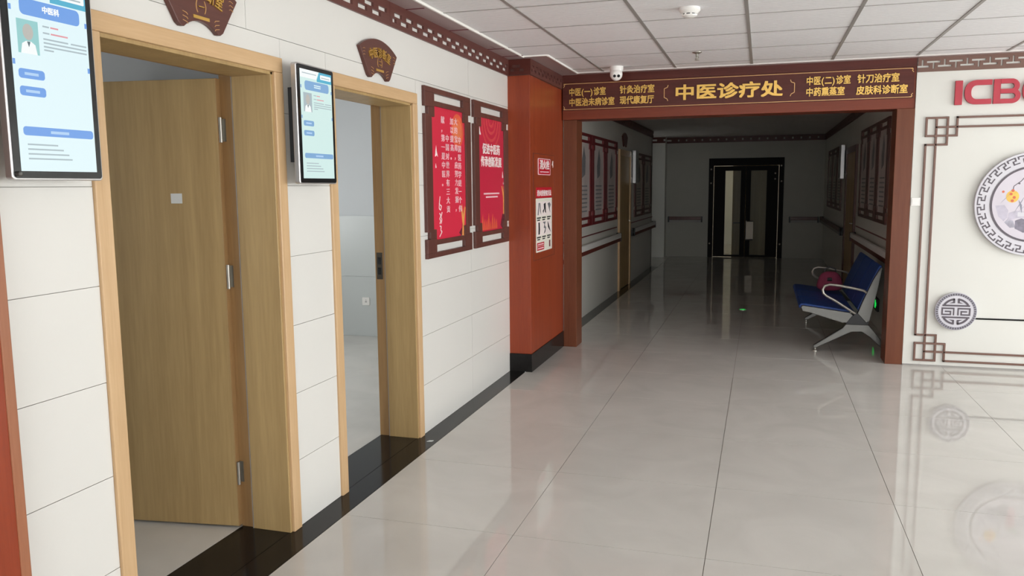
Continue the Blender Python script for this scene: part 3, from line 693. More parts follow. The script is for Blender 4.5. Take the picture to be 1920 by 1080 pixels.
for k in range(9):
    u = 5.845+0.048*k; h_ = 0.06+0.07*math.sin(k*1.9)**2; mb.prism([(u-0.02,1.262),(u-0.012,1.262+h_*0.7),(u+0.004,1.262+h_),(u+0.012,1.262+h_*0.6),(u+0.02,1.262)], fn, D, D+0.0008)
mb.build('flower_print', M['poster_orange'], pp, kind='stuff')

# ------------------------------------------------------------------ fire hydrant signs on the pillar side
fh = face_px(-1.868)
hd = thing('hydrant_door', (-1.868, 7.05, 0.95), 'mahogany hydrant cabinet door set flush in the pillar side', 'cabinet door')
box('panel', M['red_wood'], (-1.8675, -1.8655, 6.70, 7.42, 0.96, 1.872), hd)
mb = rects(MB(), fh, [(6.694, 6.70, 0.955, 1.877), (7.42, 7.426, 0.955, 1.877), (6.70, 7.42, 1.872, 1.877), (6.70, 7.42, 0.955, 0.96)], 0.0005, 0.003); mb.build('seam', M['dark_wood'], hd)
fh = face_px(-1.8650)
sg = thing('hydrant_sign', (-1.8655, 7.05, 1.70), 'small square red hydrant sign with white border on the pillar', 'sign')
MB().prism(rrect(6.838, 7.262, 1.694, 1.838, 0.012), fh, 0, 0.004).build('plate', M['print_pink'], sg)
MB().prism(rrect(6.856, 7.244, 1.701, 1.831, 0.008), fh, 0.004, 0.005).build('red_field', M['sign_red'], sg)
text_row('character', '消火栓', fh, 6.885, 7.215, 1.742, 0.085, 0.005, 0.006, M['print_white'], sg, 0.024, each=True)
rects(MB(), fh, [(6.90, 7.20, 1.716, 1.726)], 0.005, 0.006).build('text_line', M['print_pink'], sg)
st = MB(); st.prism([(7.335, 1.795), (7.355, 1.825), (7.375, 1.825), (7.375, 1.765), (7.36, 1.765), (7.36, 1.785), (7.33, 1.785)], face_px(-1.8655), 0, 0.002)
tag(st.build('white_sticker', M['print_white']), 'tiny white sticker to the right of the hydrant sign', 'sticker')
ins = thing('instruction_sheet', (-1.8655, 7.05, 1.02), 'white hydrant instruction sheet with red heading on the pillar', 'notice')
MB().prism(rrect(6.765, 7.315, 1.020, 1.490, 0.01), fh, 0, 0.003).build('sheet', M['sheet_white'], ins)
rects(MB(), fh, [(6.775, 7.305, 1.494, 1.585)], 0, 0.003).build('heading', M['sign_red'], ins)
text_row('character', '消火栓使用方法', fh, 6.795, 7.285, 1.508, 0.055, 0.003, 0.004, M['print_white'], ins, 0.02, each=True)
shapes = ([(0,0),(0.3,0),(0.5,1),(0.7,0.3),(1,0),(0.8,1),(0.3,1)], [(0,0.3),(0.4,0.5),(0.3,0.9),(0.9,1),(1,0.1),(0.7,0.2),(0.6,0.5),(0.2,0.1)], [(0,0.9),(0.6,1),(1,0.8),(0.7,0.5),(0.8,0.1),(0.5,0.4),(0.3,0.6)],
          [(0.2,0),(0.6,0),(0.7,0.4),(0.6,1),(0.2,1),(0.25,0.5)], [(0,1),(0.5,0.8),(0.3,0.5),(0.7,0.4),(0.3,0),(0.8,0.1),(1,0.5),(0.6,0.7),(0.9,1)], [(0,1),(0.3,0.8),(0.9,0.1),(1,0),(0.6,0.2),(0.1,0.5)])
for k in range(6):
    u0 = 6.79+0.172*(k % 3); v0 = 1.335 if k < 3 else 1.165
    rects(MB(), fh, [(u0, u0+0.155, v0, v0+0.125)], 0.003, 0.0034).build('picture_box', M['print_white'], ins)
    MB().prism([(u0+0.02+0.115*a, v0+0.01+0.105*b) for a, b in shapes[k]], fh, 0.0034, 0.004).build('picture', M['print_grey'] if k % 2 == 0 else M['print_black'], ins)
    rects(MB(), fh, [(u0, u0+0.13, v0-0.022, v0-0.010), (u0+0.01, u0+0.10, v0-0.04, v0-0.029)], 0.003, 0.0036).build('text_line', M['print_black'], ins)
for q in ((6.79, 7.03, 1.035, 1.068), (6.79, 7.03, 1.072, 1.102)): rects(MB(), fh, [q], 0.003, 0.0036).build('red_box', M['sign_red'], ins)
rects(MB(), fh, [(6.81, 7.01, 1.046, 1.057), (6.81, 7.01, 1.081, 1.092)], 0.0036, 0.004).build('text_line', M['print_pink'], ins)
rects(MB(), fh, [(7.205, 7.25, 1.045, 1.105)], 0.003, 0.0036).build('side_mark', M['poster_dark'], ins)

# ------------------------------------------------------------------ portal with its gilt sign
pt = thing('portal_frame', (-0.31, YP+0.13, 0), 'dark red wooden portal with raised gold writing around the dark corridor mouth', 'portal')
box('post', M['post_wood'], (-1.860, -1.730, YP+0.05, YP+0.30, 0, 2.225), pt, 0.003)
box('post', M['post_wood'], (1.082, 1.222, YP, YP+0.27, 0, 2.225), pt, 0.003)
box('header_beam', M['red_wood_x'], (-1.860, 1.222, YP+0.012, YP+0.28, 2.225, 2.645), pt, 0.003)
box('cornice', M['dark_wood_x'], (-1.855, 1.222, YP-0.004, YP+0.012, 2.572, 2.642), pt)
fb = face_ny(YP)
sb = box('sign_board', M['dark_wood_x'], (-1.853, 1.205, YP, YP+0.012, 2.312, 2.568), pt)
for q in ((-1.845, 1.19, 2.557, 2.562), (-1.845, 1.19, 2.318, 2.323)): rects(MB(), fb, [q], 0, 0.002).build('gold_line', M['gold_line'], sb)
for s, uu in ((1, -1.848), (-1, 1.198)):
    for vv, q in ((2.559, -1), (2.3205, 1)):
        mb = MB(); strokes(mb, fb, [(uu, vv+q*0.032), (uu+s*0.012, vv+q*0.018), (uu+s*0.004, vv+q*0.006), (uu+s*0.03, vv)], 0.005, 0, 0.0025); mb.build('corner_ornament', M['gold_line'], sb)
G = (0.0, 0.010)
for txt, a, b, v in (('中医(一)诊室', -1.793, -1.436, 2.443), ('中医治未病诊室', -1.793, -1.352, 2.348), ('针灸治疗室', -1.305, -0.980, 2.447), ('现代康复厅', -1.305, -0.985, 2.350),
                     ('中医(二)诊室', 0.340, 0.705, 2.450), ('中药熏蒸室', 0.340, 0.660, 2.355), ('针刀治疗室', 0.756, 1.090, 2.450), ('皮肤科诊断室', 0.750, 1.158, 2.352)):
    text_row('character', txt, fb, a, b, v, 0.078, 0.0, 0.008, M['gold'], sb, 0.022, each=True)
text_row('character', '中医诊疗处', fb, -0.800, 0.150, 2.366, 0.142, 0.0, 0.016, M['gold'], sb, 0.026, each=True)
for s, uu in ((1, -0.892), (-1, 0.245)):
    mb = MB(); strokes(mb, fb, [(uu+s*0.035, 2.508), (uu+s*0.028, 2.488), (uu, 2.478), (uu, 2.398), (uu+s*0.026, 2.385), (uu+s*0.034, 2.366)], 0.006, 0, 0.004); mb.build('bracket', M['gold_line'], sb)

# ------------------------------------------------------------------ white wall right of the portal
wr = thing('wall_right', (3.2, YP, 0), 'white wall panel to the right of the portal', 'wall', kind='structure')
box('panel', M['paint_white'], (1.224, XR, YP+0.002, YP+0.14, 0.0, ZC), wr)
struct('baseboard_right', M['grid_grey'], (1.224, XR, YP-0.006, YP+0.002, 0, 0.012))
fb2 = face_ny(YP+0.002)
# frieze of interlocking T slots
t2 = thing('trim_2', (3.2, YP, 2.52), 'brown frieze with white T-shaped cut-outs above the red letters', 'frieze', kind='structure')
def t_frieze(u0, u1, v0, v1):
    mb = MB(); h = v1-v0; half = 0.0843
    lv = [v0, v0+h*0.20, v0+h*0.30, v0+h*0.43, v0+h*0.60, v0+h*0.73, v0+h*0.83, v1]
    rects(mb, fb2, [(u0, u1, lv[0], lv[1]), (u0, u1, lv[6], lv[7])], 0, 0.012)
    n = int((u1-u0)/half)+2
    for r in range(1, 6):
        cuts = []
        for k in range(-1, n):
            c = u0+0.035+half*k; up = k % 2 == 0        # up: inverted T
            if up:
                if r == 2: cuts.append((c-0.052, c+0.052))
                elif r in (3, 4, 5): cuts.append((c-0.007, c+0.007))
            else:
                if r == 4: cuts.append((c-0.052, c+0.052))
                elif r in (1, 2, 3): cuts.append((c-0.007, c+0.007))
        cuts.sort(); e = u0
        for a, b in cuts:
            a, b = max(a, u0), min(b, u1)
            if a > e: rects(mb, fb2, [(e, a, lv[r], lv[r+1])], 0, 0.012)
            e = max(e, b)
        if e < u1: rects(mb, fb2, [(e, u1, lv[r], lv[r+1])], 0, 0.012)
    return mb
t_frieze(1.226, 3.1, 2.522, 2.642).build('frieze_board', M['brown_fr'] if 'brown_fr' in M else M['brown_paint'], t2)
t_frieze(3.102, XR, 2.522, 2.642).build('frieze_board', M['brown_paint'], t2)
# raised letters
lt = thing('letter_sign', (1.9, YP, 2.24), 'large raised red Latin letters on the white wall', 'lettering')
LZ, LH, TH = 2.238, 0.198, 0.042
rects(MB(), fb2, [(1.516, 1.572, LZ, LZ+LH)], 0.006, 0.028).build('letter', M['red_letter'], lt, 0.002)
def c_letter(u0, wd):
    # a C as a band of quads between an outer and an inner rounded outline
    R = LH/2; mb = MB(); ri = R-TH
    po_, pi_ = [(u0+wd, LZ+LH)], [(u0+wd, LZ+LH-TH)]
    for k in range(25):
        a = math.radians(90+180*k/24); ex = 0.82
        cx, sx = math.cos(a), math.sin(a)
        sq = lambda q: math.copysign(abs(q)**ex, q)
        po_.append((u0+R+R*sq(cx), LZ+R+R*sq(sx))); pi_.append((u0+R+(R-TH*1.15)*sq(cx), LZ+R+ri*sq(sx)))
    po_.append((u0+wd, LZ)); pi_.append((u0+wd, LZ+TH))
    for k in range(len(po_)-1): mb.prism([po_[k], po_[k+1], pi_[k+1], pi_[k]], fb2, 0.006, 0.028)
    return mb
c_letter(1.588, 0.200).build('letter', M['red_letter'], lt)
def b_letter(u0, wd):
    mb = MB(); t_ = 0.037; hh = LH/2
    rects(mb, fb2, [(u0, u0+0.050, LZ, LZ+LH)], 0.006, 0.0280)
    for v0, v1, w_, d_ in ((LZ, LZ+hh+t_*0.5, wd, 0.0290), (LZ+hh-t_*0.5, LZ+LH, wd*0.95, 0.0302)):
        R = (v1-v0)/2; cu_ = u0+w_-R
        rects(mb, fb2, [(u0+0.050, cu_, v1-t_, v1), (u0+0.050, cu_, v0, v0+t_)], 0.006, d_)
        ring(mb, fb2, cu_, v0+R, R-t_, R, 0.006, d_, -90, 90, 18)
    return mb
b_letter(1.802, 0.196).build('letter', M['red_letter'], lt)
c_letter(2.012, 0.200).build('letter', M['red_letter'], lt)
for u in (1.544, 1.60, 1.82, 2.03): MB().tube([fb2(u, LZ+LH/2, 0), fb2(u, LZ+LH/2, 0.007)], 0.006, 8).build('standoff', M['red_letter'], lt)
# bar ornament
orn = thing('bar_ornament', (2.6, YP, 0.04), 'brown bar frame with knotted corners on the white wall', 'wall frame')
BW = 0.017
def bars(pts, mb):
    for (a, b) in zip(pts[:-1], pts[1:]):
        u0, u1 = sorted((a[0], b[0])); v0, v1 = sorted((a[1], b[1])); rects(mb, fb2, [(u0-BW/2, u1+BW/2, v0-BW/2, v1+BW/2)], 0.0015, 0.016)
ol, it_, sq, st2 = 1.316, 1.393, 1.478, 1.550      # outer line, inner line, square side, step
UE = 4.4
def knot(vt, s):
    v = lambda d: vt-s*d
    mb = MB(); bars([(st2, v(0)), (st2, v(0.150)), (ol, v(0.150)), (ol, v(0)), (sq, v(0)), (sq, v(0.224)), (ol, v(0.224))], mb); return mb
mbk = knot(2.138, 1); mbk.build('corner_knot', M['brown_paint'], orn, 0.002)
mbk = knot(0.052, -1); mbk.build('corner_knot', M['brown_paint'], orn, 0.002)
mb = MB(); bars([(ol, 2.138-0.224), (ol, 0.052+0.224)], mb); mb.build('bar', M['brown_paint'], orn, 0.002)
mb = MB(); bars([(it_, 2.138), (it_, 0.052)], mb); mb.build('bar', M['brown_paint'], orn, 0.002)
mb = MB(); bars([(st2, 2.138), (UE, 2.138)], mb); mb.build('bar', M['brown_paint'], orn, 0.002)
mb = MB(); bars([(it_, 2.138-0.078), (UE, 2.138-0.078)], mb); mb.build('bar', M['brown_paint'], orn, 0.002)
mb = MB(); bars([(st2, 0.052), (UE, 0.052)], mb); mb.build('bar', M['brown_paint'], orn, 0.002)
mb = MB(); bars([(it_, 0.052+0.078), (UE, 0.052+0.078)], mb); mb.build('bar', M['brown_paint'], orn, 0.002)
# big medallion
cu, cv, R0 = 2.135, 1.412, 0.428
md = thing('round_medallion', (cu, YP, cv-R0), 'large round white medallion with key pattern rim and painted flowers', 'medallion')
mb = MB(); mb.prism(circle(cu, cv, R0, 72), fb2, 0.012, 0.045); mb.build('disc', M['med_white'], md, 0.003)
mb = MB(); n = 30; d0, d1 = 0.045, 0.047
rr = [0.350, 0.360, 0.372, 0.384, 0.396, 0.408, 0.418]
for k in range(n):
    a = 360.0/n*k; q = 360.0/n
    # a hooked S of dark line: inner arc, radial, outer arc, hook
    ring(mb, fb2, cu, cv, 0.350, 0.3585, d0, d1, a, a+q*0.62, 3)
    ring(mb, fb2, cu, cv, 0.350, 0.384, d0, d1, a+q*0.52, a+q*0.66, 1)
    ring(mb, fb2, cu, cv, 0.376, 0.385, d0, d1, a+q*0.28, a+q*0.66, 2)
    ring(mb, fb2, cu, cv, 0.378, 0.410, d0, d1, a+q*0.25, a+q*0.39, 1)
    ring(mb, fb2, cu, cv, 0.4015, 0.410, d0, d1, a+q*0.26, a+q*1.06, 4)
    ring(mb, fb2, cu, cv, 0.384, 0.410, d0, d1, a+q*0.96, a+q*1.09, 1)
mb.build('key_pattern', M['med_dark'], md)
mb = MB(); ring(mb, fb2, cu, cv, 0.298, 0.314, d0, d0+0.004, 0, 360, 72); mb.build('inner_ring', M['med_dark'], md)
pc = MB().prism(circle(cu, cv, 0.298, 64), fb2, d0, d0+0.001).build('painting', M['paint_sky'], md)
e0, e1 = d0+0.001, d0+0.0018
MB().prism(circle(1.985, 1.475, 0.048, 24, 1.05), fb2, e0, e1).build('yellow_flower', M['paint_yellow'], pc)
mb = MB()
for k in range(4): mb.prism(circle(1.985+0.014*math.sin(k*2.1), 1.44+0.028*k, 0.012, 10), fb2, e1, e1+0.0004)
mb.prism(circle(1.915, 1.515, 0.010, 10), fb2, e0, e1); mb.build('red_petal', M['paint_redf'], pc, kind='stuff')
mb = MB()
for b0, tip in (((2.00, 1.335), (2.08, 1.49)), ((2.02, 1.335), (2.10, 1.42)), ((2.06, 1.335), (2.03, 1.45)), ((1.90, 1.42), (1.97, 1.50)), ((2.1, 1.34), (2.19, 1.5)), ((2.13, 1.33), (2.30, 1.45))):
    m_ = ((b0[0]+tip[0])/2+0.012, (b0[1]+tip[1])/2+0.012); n_ = ((b0[0]+tip[0])/2-0.002, (b0[1]+tip[1])/2); mb.prism([b0, m_, tip, n_], fb2, e0, e1)
mb.build('leaf', M['paint_leaf'], pc, kind='stuff')
mb = MB(); mb.prism([(2.10, 1.37), (2.14, 1.42), (2.22, 1.43), (2.16, 1.39)], fb2, e0, e1); mb.build('green_leaf', M['paint_green'], pc)
for pg, m_ in (([(1.862, 1.40), (1.93, 1.405), (1.96, 1.36), (1.955, 1.30), (1.93, 1.27), (1.89, 1.31)], 'paint_wash'), ([(1.955, 1.27), (1.965, 1.34), (2.02, 1.36), (2.09, 1.345), (2.09, 1.30), (2.02, 1.295)], 'paint_wash'),
               ([(1.935, 1.262), (1.96, 1.29), (2.0, 1.275), (2.02, 1.22), (1.98, 1.215)], 'paint_ink'), ([(2.015, 1.21), (2.015, 1.275), (2.06, 1.295), (2.10, 1.28), (2.12, 1.20), (2.08, 1.175)], 'paint_ink2'),
               ([(2.03, 1.345), (2.10, 1.345), (2.10, 1.31), (2.03, 1.31)], 'med_white'), ([(2.085, 1.335), (2.12, 1.41), (2.17, 1.38), (2.165, 1.22), (2.125, 1.19)], 'paint_pink'), ([(2.19, 1.30), (2.28, 1.40), (2.36, 1.30), (2.30, 1.20)], 'paint_wash')):
    mb = MB(); mb.k = random.randint(0, 4); mb.prism(pg, fb2, e0, e0+0.0003); mb.build('ink_wash', M[m_], pc)
mb = MB(); strokes(mb, fb2, [(1.99, 1.56), (2.02, 1.585), (2.04, 1.60), (2.07, 1.64)], 0.006, e0, e1); strokes(mb, fb2, [(2.02, 1.585), (2.035, 1.58)], 0.012, e0, e1); strokes(mb, fb2, [(1.985, 1.52), (1.99, 1.56)], 0.006, e0, e1); mb.build('twig', M['med_dark'], pc)
# small medallion with a round longevity sign
cu, cv, R1 = 1.617, 0.495, 0.163
sm = thing('small_medallion', (cu, YP, cv-R1), 'small round grey and white medallion low on the white wall', 'medallion')
mb = MB(); mb.prism(circle(cu, cv, R1, 56), fb2, 0.012, 0.040); mb.build('disc', M['med_white'], sm, 0.003)
mb = MB()
ring(mb, fb2, cu, cv, R1-0.026, R1-0.004, 0.040, 0.0410, 0, 360, 56); mb.build('grey_rim', M['med_grey'], sm)
mb = MB()
for k in range(48): ring(mb, fb2, cu, cv, R1-0.023, R1-0.007, 0.0410, 0.0418, 7.5*k, 7.5*k+3.4, 1)
mb.build('rim_pattern', M['med_dark'], sm, kind='stuff')
mb = MB(); q0, q1 = 0.040, 0.0425; rr0 = 0.116
def arc_cap(s):
    # half-round cap: rim arc, base bar and the two inner leaves
    for sg_ in (-1, 1):
        A = [(90-sg_*k) for k in (8, 58)]
        ring(mb, fb2, cu, cv, rr0-0.016, rr0, q0, q1, *( sorted((s*A[0], s*A[1])) ), 10)
        lo, hi = sorted((sg_*0.010, sg_*0.026)); v0, v1 = sorted((s*0.075, s*(rr0-0.004))); rects(mb, fb2, [(cu+lo, cu+hi, cv+v0, cv+v1)], q0, q1)
        mb.prism([(cu+sg_*0.012, cv+s*0.072), (cu+sg_*0.055, cv+s*0.070), (cu+sg_*0.012, cv+s*0.088)], fb2, q0, q1)
    v0, v1 = sorted((s*0.044, s*0.058)); rects(mb, fb2, [(cu-0.106, cu+0.106, cv+v0, cv+v1)], q0, q1)
arc_cap(1); arc_cap(-1)
for sg_ in (-1, 1):
    def rc(a, b, c, e): lo, hi = sorted((sg_*a, sg_*b)); rects(mb, fb2, [(cu+lo, cu+hi, cv+c, cv+e)], q0, q1)
    rc(0.012, 0.112, 0.020, 0.033); rc(0.100, 0.112, -0.033, 0.033); rc(0.036, 0.112, -0.033, -0.021); rc(0.012, 0.022, -0.033, 0.033); rc(0.036, 0.047, -0.033, 0.006); rc(0.047, 0.086, -0.006, 0.006)
mb.build('longevity_sign', M['med_dark'], sm)
struct('trim_3', M['frame_black'], (1.775, XR, YP-0.004, YP+0.002, 0.427, 0.440))
sw = thing('light_switch', (1.262, YP, 1.398), 'white light switch between the portal post and the bar frame', 'switch')
MB().prism(rrect(1.228, 1.300, 1.398, 1.468, 0.006), fb2, 0, 0.009).build('plate', M['white_plastic'], sw, 0.002)
MB().prism(rrect(1.236, 1.292, 1.412, 1.458, 0.004), fb2, 0.009, 0.012).build('rocker', M['white_plastic'], sw, 0.001)

# ------------------------------------------------------------------ ceiling devices
sd = thing('smoke_detector', (-0.447, 5.108, ZC), 'round white smoke detector on the ceiling', 'smoke detector')
MB().lathe([(0.062, 0.0), (0.064, 0.018), (0.060, 0.022), (0.048, 0.036), (0.046, 0.037)], (-0.447, 5.108, ZC-0.001), '-z', 28).build('base', M['white_plastic'], sd, smooth=True)
MB().lathe([(0.041, 0.036), (0.041, 0.044)], (-0.447, 5.108, ZC), '-z', 28).build('slot_ring', M['print_black'], sd, smooth=True)
mb = MB()
for k in range(8):
    a = math.pi/4*k+0.3; mb.box(-0.447+0.0425*math.cos(a)-0.005, -0.447+0.0425*math.cos(a)+0.005, 5.108+0.0425*math.sin(a)-0.005, 5.108+0.0425*math.sin(a)+0.005, ZC-0.045, ZC-0.035)
mb.build('slot_bar', M['white_plastic'], sd, kind='stuff')
MB().lathe([(0.046, 0.044), (0.044, 0.050), (0.030, 0.058), (0.012, 0.060)], (-0.447, 5.108, ZC), '-z', 28).build('cap', M['white_plastic'], sd, smooth=True)
sk = thing('fire_sprinkler', (-0.530, 6.80, ZC), 'small metal sprinkler head hanging from the ceiling', 'sprinkler')
MB().lathe([(0.038, 0.0), (0.036, 0.006), (0.014, 0.014), (0.011, 0.016)], (-0.530, 6.80, ZC-0.001), '-z', 20).build('rosette', M['steel'], sk, smooth=True)
MB().lathe([(0.011, 0.014), (0.011, 0.034), (0.007, 0.036), (0.007, 0.050)], (-0.530, 6.80, ZC), '-z', 14).build('body', M['steel'], sk, smooth=True)
mb = MB()
for s in (-1, 1): mb.tube([(-0.530+s*0.009, 6.80, ZC-0.034), (-0.530+s*0.013, 6.80, ZC-0.048), (-0.530+s*0.004, 6.80, ZC-0.062)], 0.003, 8)
mb.build('yoke', M['steel'], sk)
MB().lathe([(0.018, 0.062), (0.018, 0.065)], (-0.530, 6.80, ZC), '-z', 16).build('deflector', M['steel'], sk)
cm = thing('security_camera', (-1.275, 7.36, ZC), 'white ball security camera on the ceiling above the portal sign', 'camera')
MB().lathe([(0.060, 0.0), (0.060, 0.03), (0.056, 0.045), (0.05, 0.048)], (-1.275, 7.36, ZC-0.001), '-z', 28).build('mount', M['white_plastic'], cm, smooth=True)
mb = MB(); c = Vector((-1.275, 7.345, ZC-0.072)); ax = Vector((0.25, -1, -0.45)).normalized()
rotm = Matrix.Translation(c) @ ax.to_track_quat('Z', 'Y').to_matrix().to_4x4()
nn, mm = 24, 12; vs = []; fs_ = []
for i in range(mm+1):
    th = math.pi*i/mm
    for j in range(nn): ph = 2*math.pi*j/nn; vs.append((0.056*math.sin(th)*math.cos(ph), 0.056*math.sin(th)*math.sin(ph), min(0.056*math.cos(th), 0.046)))
for i in range(mm):
    for j in range(nn): fs_.append((i*nn+j, (i+1)*nn+j, (i+1)*nn+(j+1) % nn, i*nn+(j+1) % nn))
mb.add(vs, fs_, rotm); mb.build('ball', M['white_plastic'], cm, smooth=True)
for s in (-1, 1):
    mb = MB(); mb.tube([rotm @ Vector((s*0.018, 0, 0.046)), rotm @ Vector((s*0.018, 0, 0.049))], 0.013, 16); mb.build('lens', M['black_plastic'], cm)

# ------------------------------------------------------------------ corridor shell
struct('wall_corridor_right', M['paint_corr'], (XCR, XCR+0.12, YP+0.27, YE, 0, ZC))
struct('wall_corridor_stub', M['paint_white'], (-2.33, -2.05, 18.10, YE, 0, ZC))
we = thing('wall_end', (0, YE, 0), kind='structure')
EX0, EX1, EZ = -1.13, 0.435, 2.155
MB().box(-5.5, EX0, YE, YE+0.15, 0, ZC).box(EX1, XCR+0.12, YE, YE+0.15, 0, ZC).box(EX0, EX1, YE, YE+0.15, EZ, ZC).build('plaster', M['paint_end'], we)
struct('wall_passage', M['paint_corr'], (-5.5, -2.06, 15.9, 16.0, 0, ZC))
struct('wall_passage_end', M['paint_corr'], (-5.6, -5.5, 15.9, YE, 0, ZC))
struct('ceiling_passage', M['ceil_plain'], (-5.6, -2.06, 15.9, YE+0.1, ZC, ZC+0.1))
# friezes of the corridor
t4 = thing('trim_4', (0, 13, 2.5), kind='structure')
def corr_frieze(fn_, u0, u1):
    mb = MB(); rects(mb, fn_, [(u0, u1, 2.500, 2.540), (u0, u1, 2.580, 2.625)], 0, 0.02)
    u = u0+0.1
    while u < u1-0.1: rects(mb, fn_, [(u, u+0.14, 2.540, 2.580)], 0, 0.02); u += 0.17
    return mb
corr_frieze(face_px(XW), 8.05, 16.0).build('frieze_board', M['dark_wood_y'], t4)
corr_frieze(face_nx(XCR), -YE, -8.05).build('frieze_board', M['dark_wood_y'], t4)
corr_frieze(face_ny(YE), -2.05, XCR).build('frieze_board', M['dark_wood_x'], t4)
corr_frieze(face_ny(18.10), -2.33, -2.05).build('frieze_board', M['dark_wood_x'], t4)
# handrails
def handrail(label, fn_, u0, u1, z=0.77, dark=False):
    p = fn_((u0+u1)/2, z, 0); t = thing('handrail', p, label, 'handrail', 'corridor handrails')
    MB().prism([(u0, z+0.05), (u1, z+0.05), (u1, z+0.12), (u0, z+0.12)], fn_, 0.035, 0.075).build('rail', M['dark_wood'] if dark else M['white_plastic'], t, 0.008)
    rects(MB(), fn_, [(u0, u1, z, z+0.048)], 0.038, 0.068).build('bumper', M['grid_grey'] if dark else M['rail_brown'], t, 0.004)
    u = u0+0.2
    while u < u1: rects(MB(), fn_, [(u-0.02, u+0.02, z+0.02, z+0.10)], 0, 0.04).build('bracket', M['steel'], t); u += 0.9
    for q in ((u0, u0+0.03, z-0.004, z+0.124), (u1-0.03, u1, z-0.004, z+0.124)): rects(MB(), fn_, [q], 0, 0.078).build('end_cap', M['dark_plastic'], t, 0.006)
    if not dark: rects(MB(), fn_, [(u0, u1, z+0.20, z+0.215)], 0, 0.006).build('dado_line', M['frame_maroon'], t)
handrail('handrail on the left corridor wall below the maroon framed charts', face_px(XW), 8.05, 12.0)
handrail('handrail on the left corridor wall past the oak side door', face_px(XW), 13.3, 16.05)
handrail('short handrail on the end wall left of the dark glass door', face_ny(YE), -2.0, -1.25, dark=True)
handrail('short handrail on the end wall right of the dark glass door', face_ny(YE), 0.56, XCR-0.09, dark=True)
handrail('handrail on the right corridor wall behind the blue bench', face_nx(XCR), -12.1, -8.1, 0.80)
handrail('handrail on the right corridor wall near the end wall', face_nx(XCR), -18.3, -13.7, 0.78, dark=True)
# side doors
def side_door(name, fn_, u0, u1, ztop, label, mat):
    t = thing(name, fn_((u0+u1)/2, 0, 0), label, 'door', kind='structure')
    rects(MB(), fn_, [(u0, u0+0.09, 0, ztop), (u1-0.09, u1, 0, ztop), (u0+0.09, u1-0.09, ztop-0.09, ztop)], -0.002, 0.03).build('casing', mat, t, 0.004)
    rects(MB(), fn_, [(u0+0.09, u1-0.09, 0.01, ztop-0.09)], 0.0, 0.012).build('door_leaf', M['oak_leaf'], t)
    MB().tube([fn_(u1-0.16, 1.03, 0.012), fn_(u1-0.16, 1.03, 0.05), fn_(u1-0.27, 1.03, 0.05)], 0.009, 8).build('door_handle', M['steel'], t)
side_door('door_3', face_px(XW), 12.1, 13.2, 2.13, 'oak side door on the left corridor wall', M['oak'])
side_door('door_4', face_nx(XCR), -13.6, -12.2, 2.13, 'dark brown side door on the right corridor wall', M['dark_wood'])
fan_plaque(12.62, 'dark red fan plaque above the oak side door in the corridor', '', zoff=-0.01, detail=False)
# framed charts in the corridor
def chart(fn_, u0, u1, v0, v1, label, frame, panel, k, group):
    t = thing('framed_chart', fn_((u0+u1)/2, v0, 0), label, 'poster', group)
    poster_frame(fn_, u0, u1, v0, v1).build('frame', frame, t, 0.002)
    pn = poster_panel(fn_, u0, u1, v0, v1).build('print', panel, t)
    W = u1-u0; c = (u0+u1)/2; mb = MB(); d_ = 0.012; Ht = v1-v0
    mb.prism([(c-0.1*W, v0+Ht*0.52), (c-0.13*W, v0+Ht*0.66), (c+0.02*W, v0+Ht*0.86), (c+0.12*W, v0+Ht*0.74), (c+0.10*W, v0+Ht*0.56)], fn_, d_, d_+0.001); mb.build('figure_print', M['print_grey'], pn)
    mb = MB()
    for j in range(7): rects(mb, fn_, [(c-0.22*W, c+0.22*W, v0+Ht*(0.16+0.045*j), v0+Ht*(0.175+0.045*j))], d_, d_+0.001)
    mb.build('text_line', M['print_grey'], pn)
    return t
for k, (a, b) in enumerate(((9.10, 10.06), (10.07, 10.97), (10.98, 11.92))):
    chart(face_px(XW), a, b, 1.10, 2.22, ['pale chart in a maroon frame on the left corridor wall closest to the portal post', 'middle pale chart of the three maroon frames on the left corridor wall', 'pale chart in a maroon frame just before the oak side door'][k], M['frame_maroon'], M['panel_pale'], k, 'maroon framed charts on the left corridor wall')
for k, (a, b) in enumerate(((13.66, 14.64), (14.65, 15.72))):
    chart(face_px(XW), a, b, 1.06, 2.14, ['dim grey chart on the left corridor wall right after the side door', 'dim grey chart on the left corridor wall at its far end'][k], M['dark_wood'], M['panel_grey'], k, 'grey framed charts on the left corridor wall')
for k, (a, b) in enumerate(((-11.75, -10.92), (-10.91, -10.08), (-10.07, -9.24))):
    chart(face_nx(XCR), a, b, 1.16, 2.28, ['chart in a dark frame on the right corridor wall beside the brown side door', 'middle one of three dark framed charts above the bench', 'dark framed chart above the bench nearest the right portal post'][k], M['dark_wood'], M['panel_pale'], k, 'dark framed charts above the bench')
for k, (a, b) in enumerate(((-17.3, -16.3), (-16.29, -15.3), (-15.29, -14.4))):
    chart(face_nx(XCR), a, b, 1.14, 2.22, ['dim framed chart on the right corridor wall nearest the end wall', 'middle dim framed chart on the far right corridor wall', 'dim framed chart on the right corridor wall next to the grey side screen'][k], M['dark_wood'], M['panel_grey'], k, 'dim framed charts on the far right corridor wall')
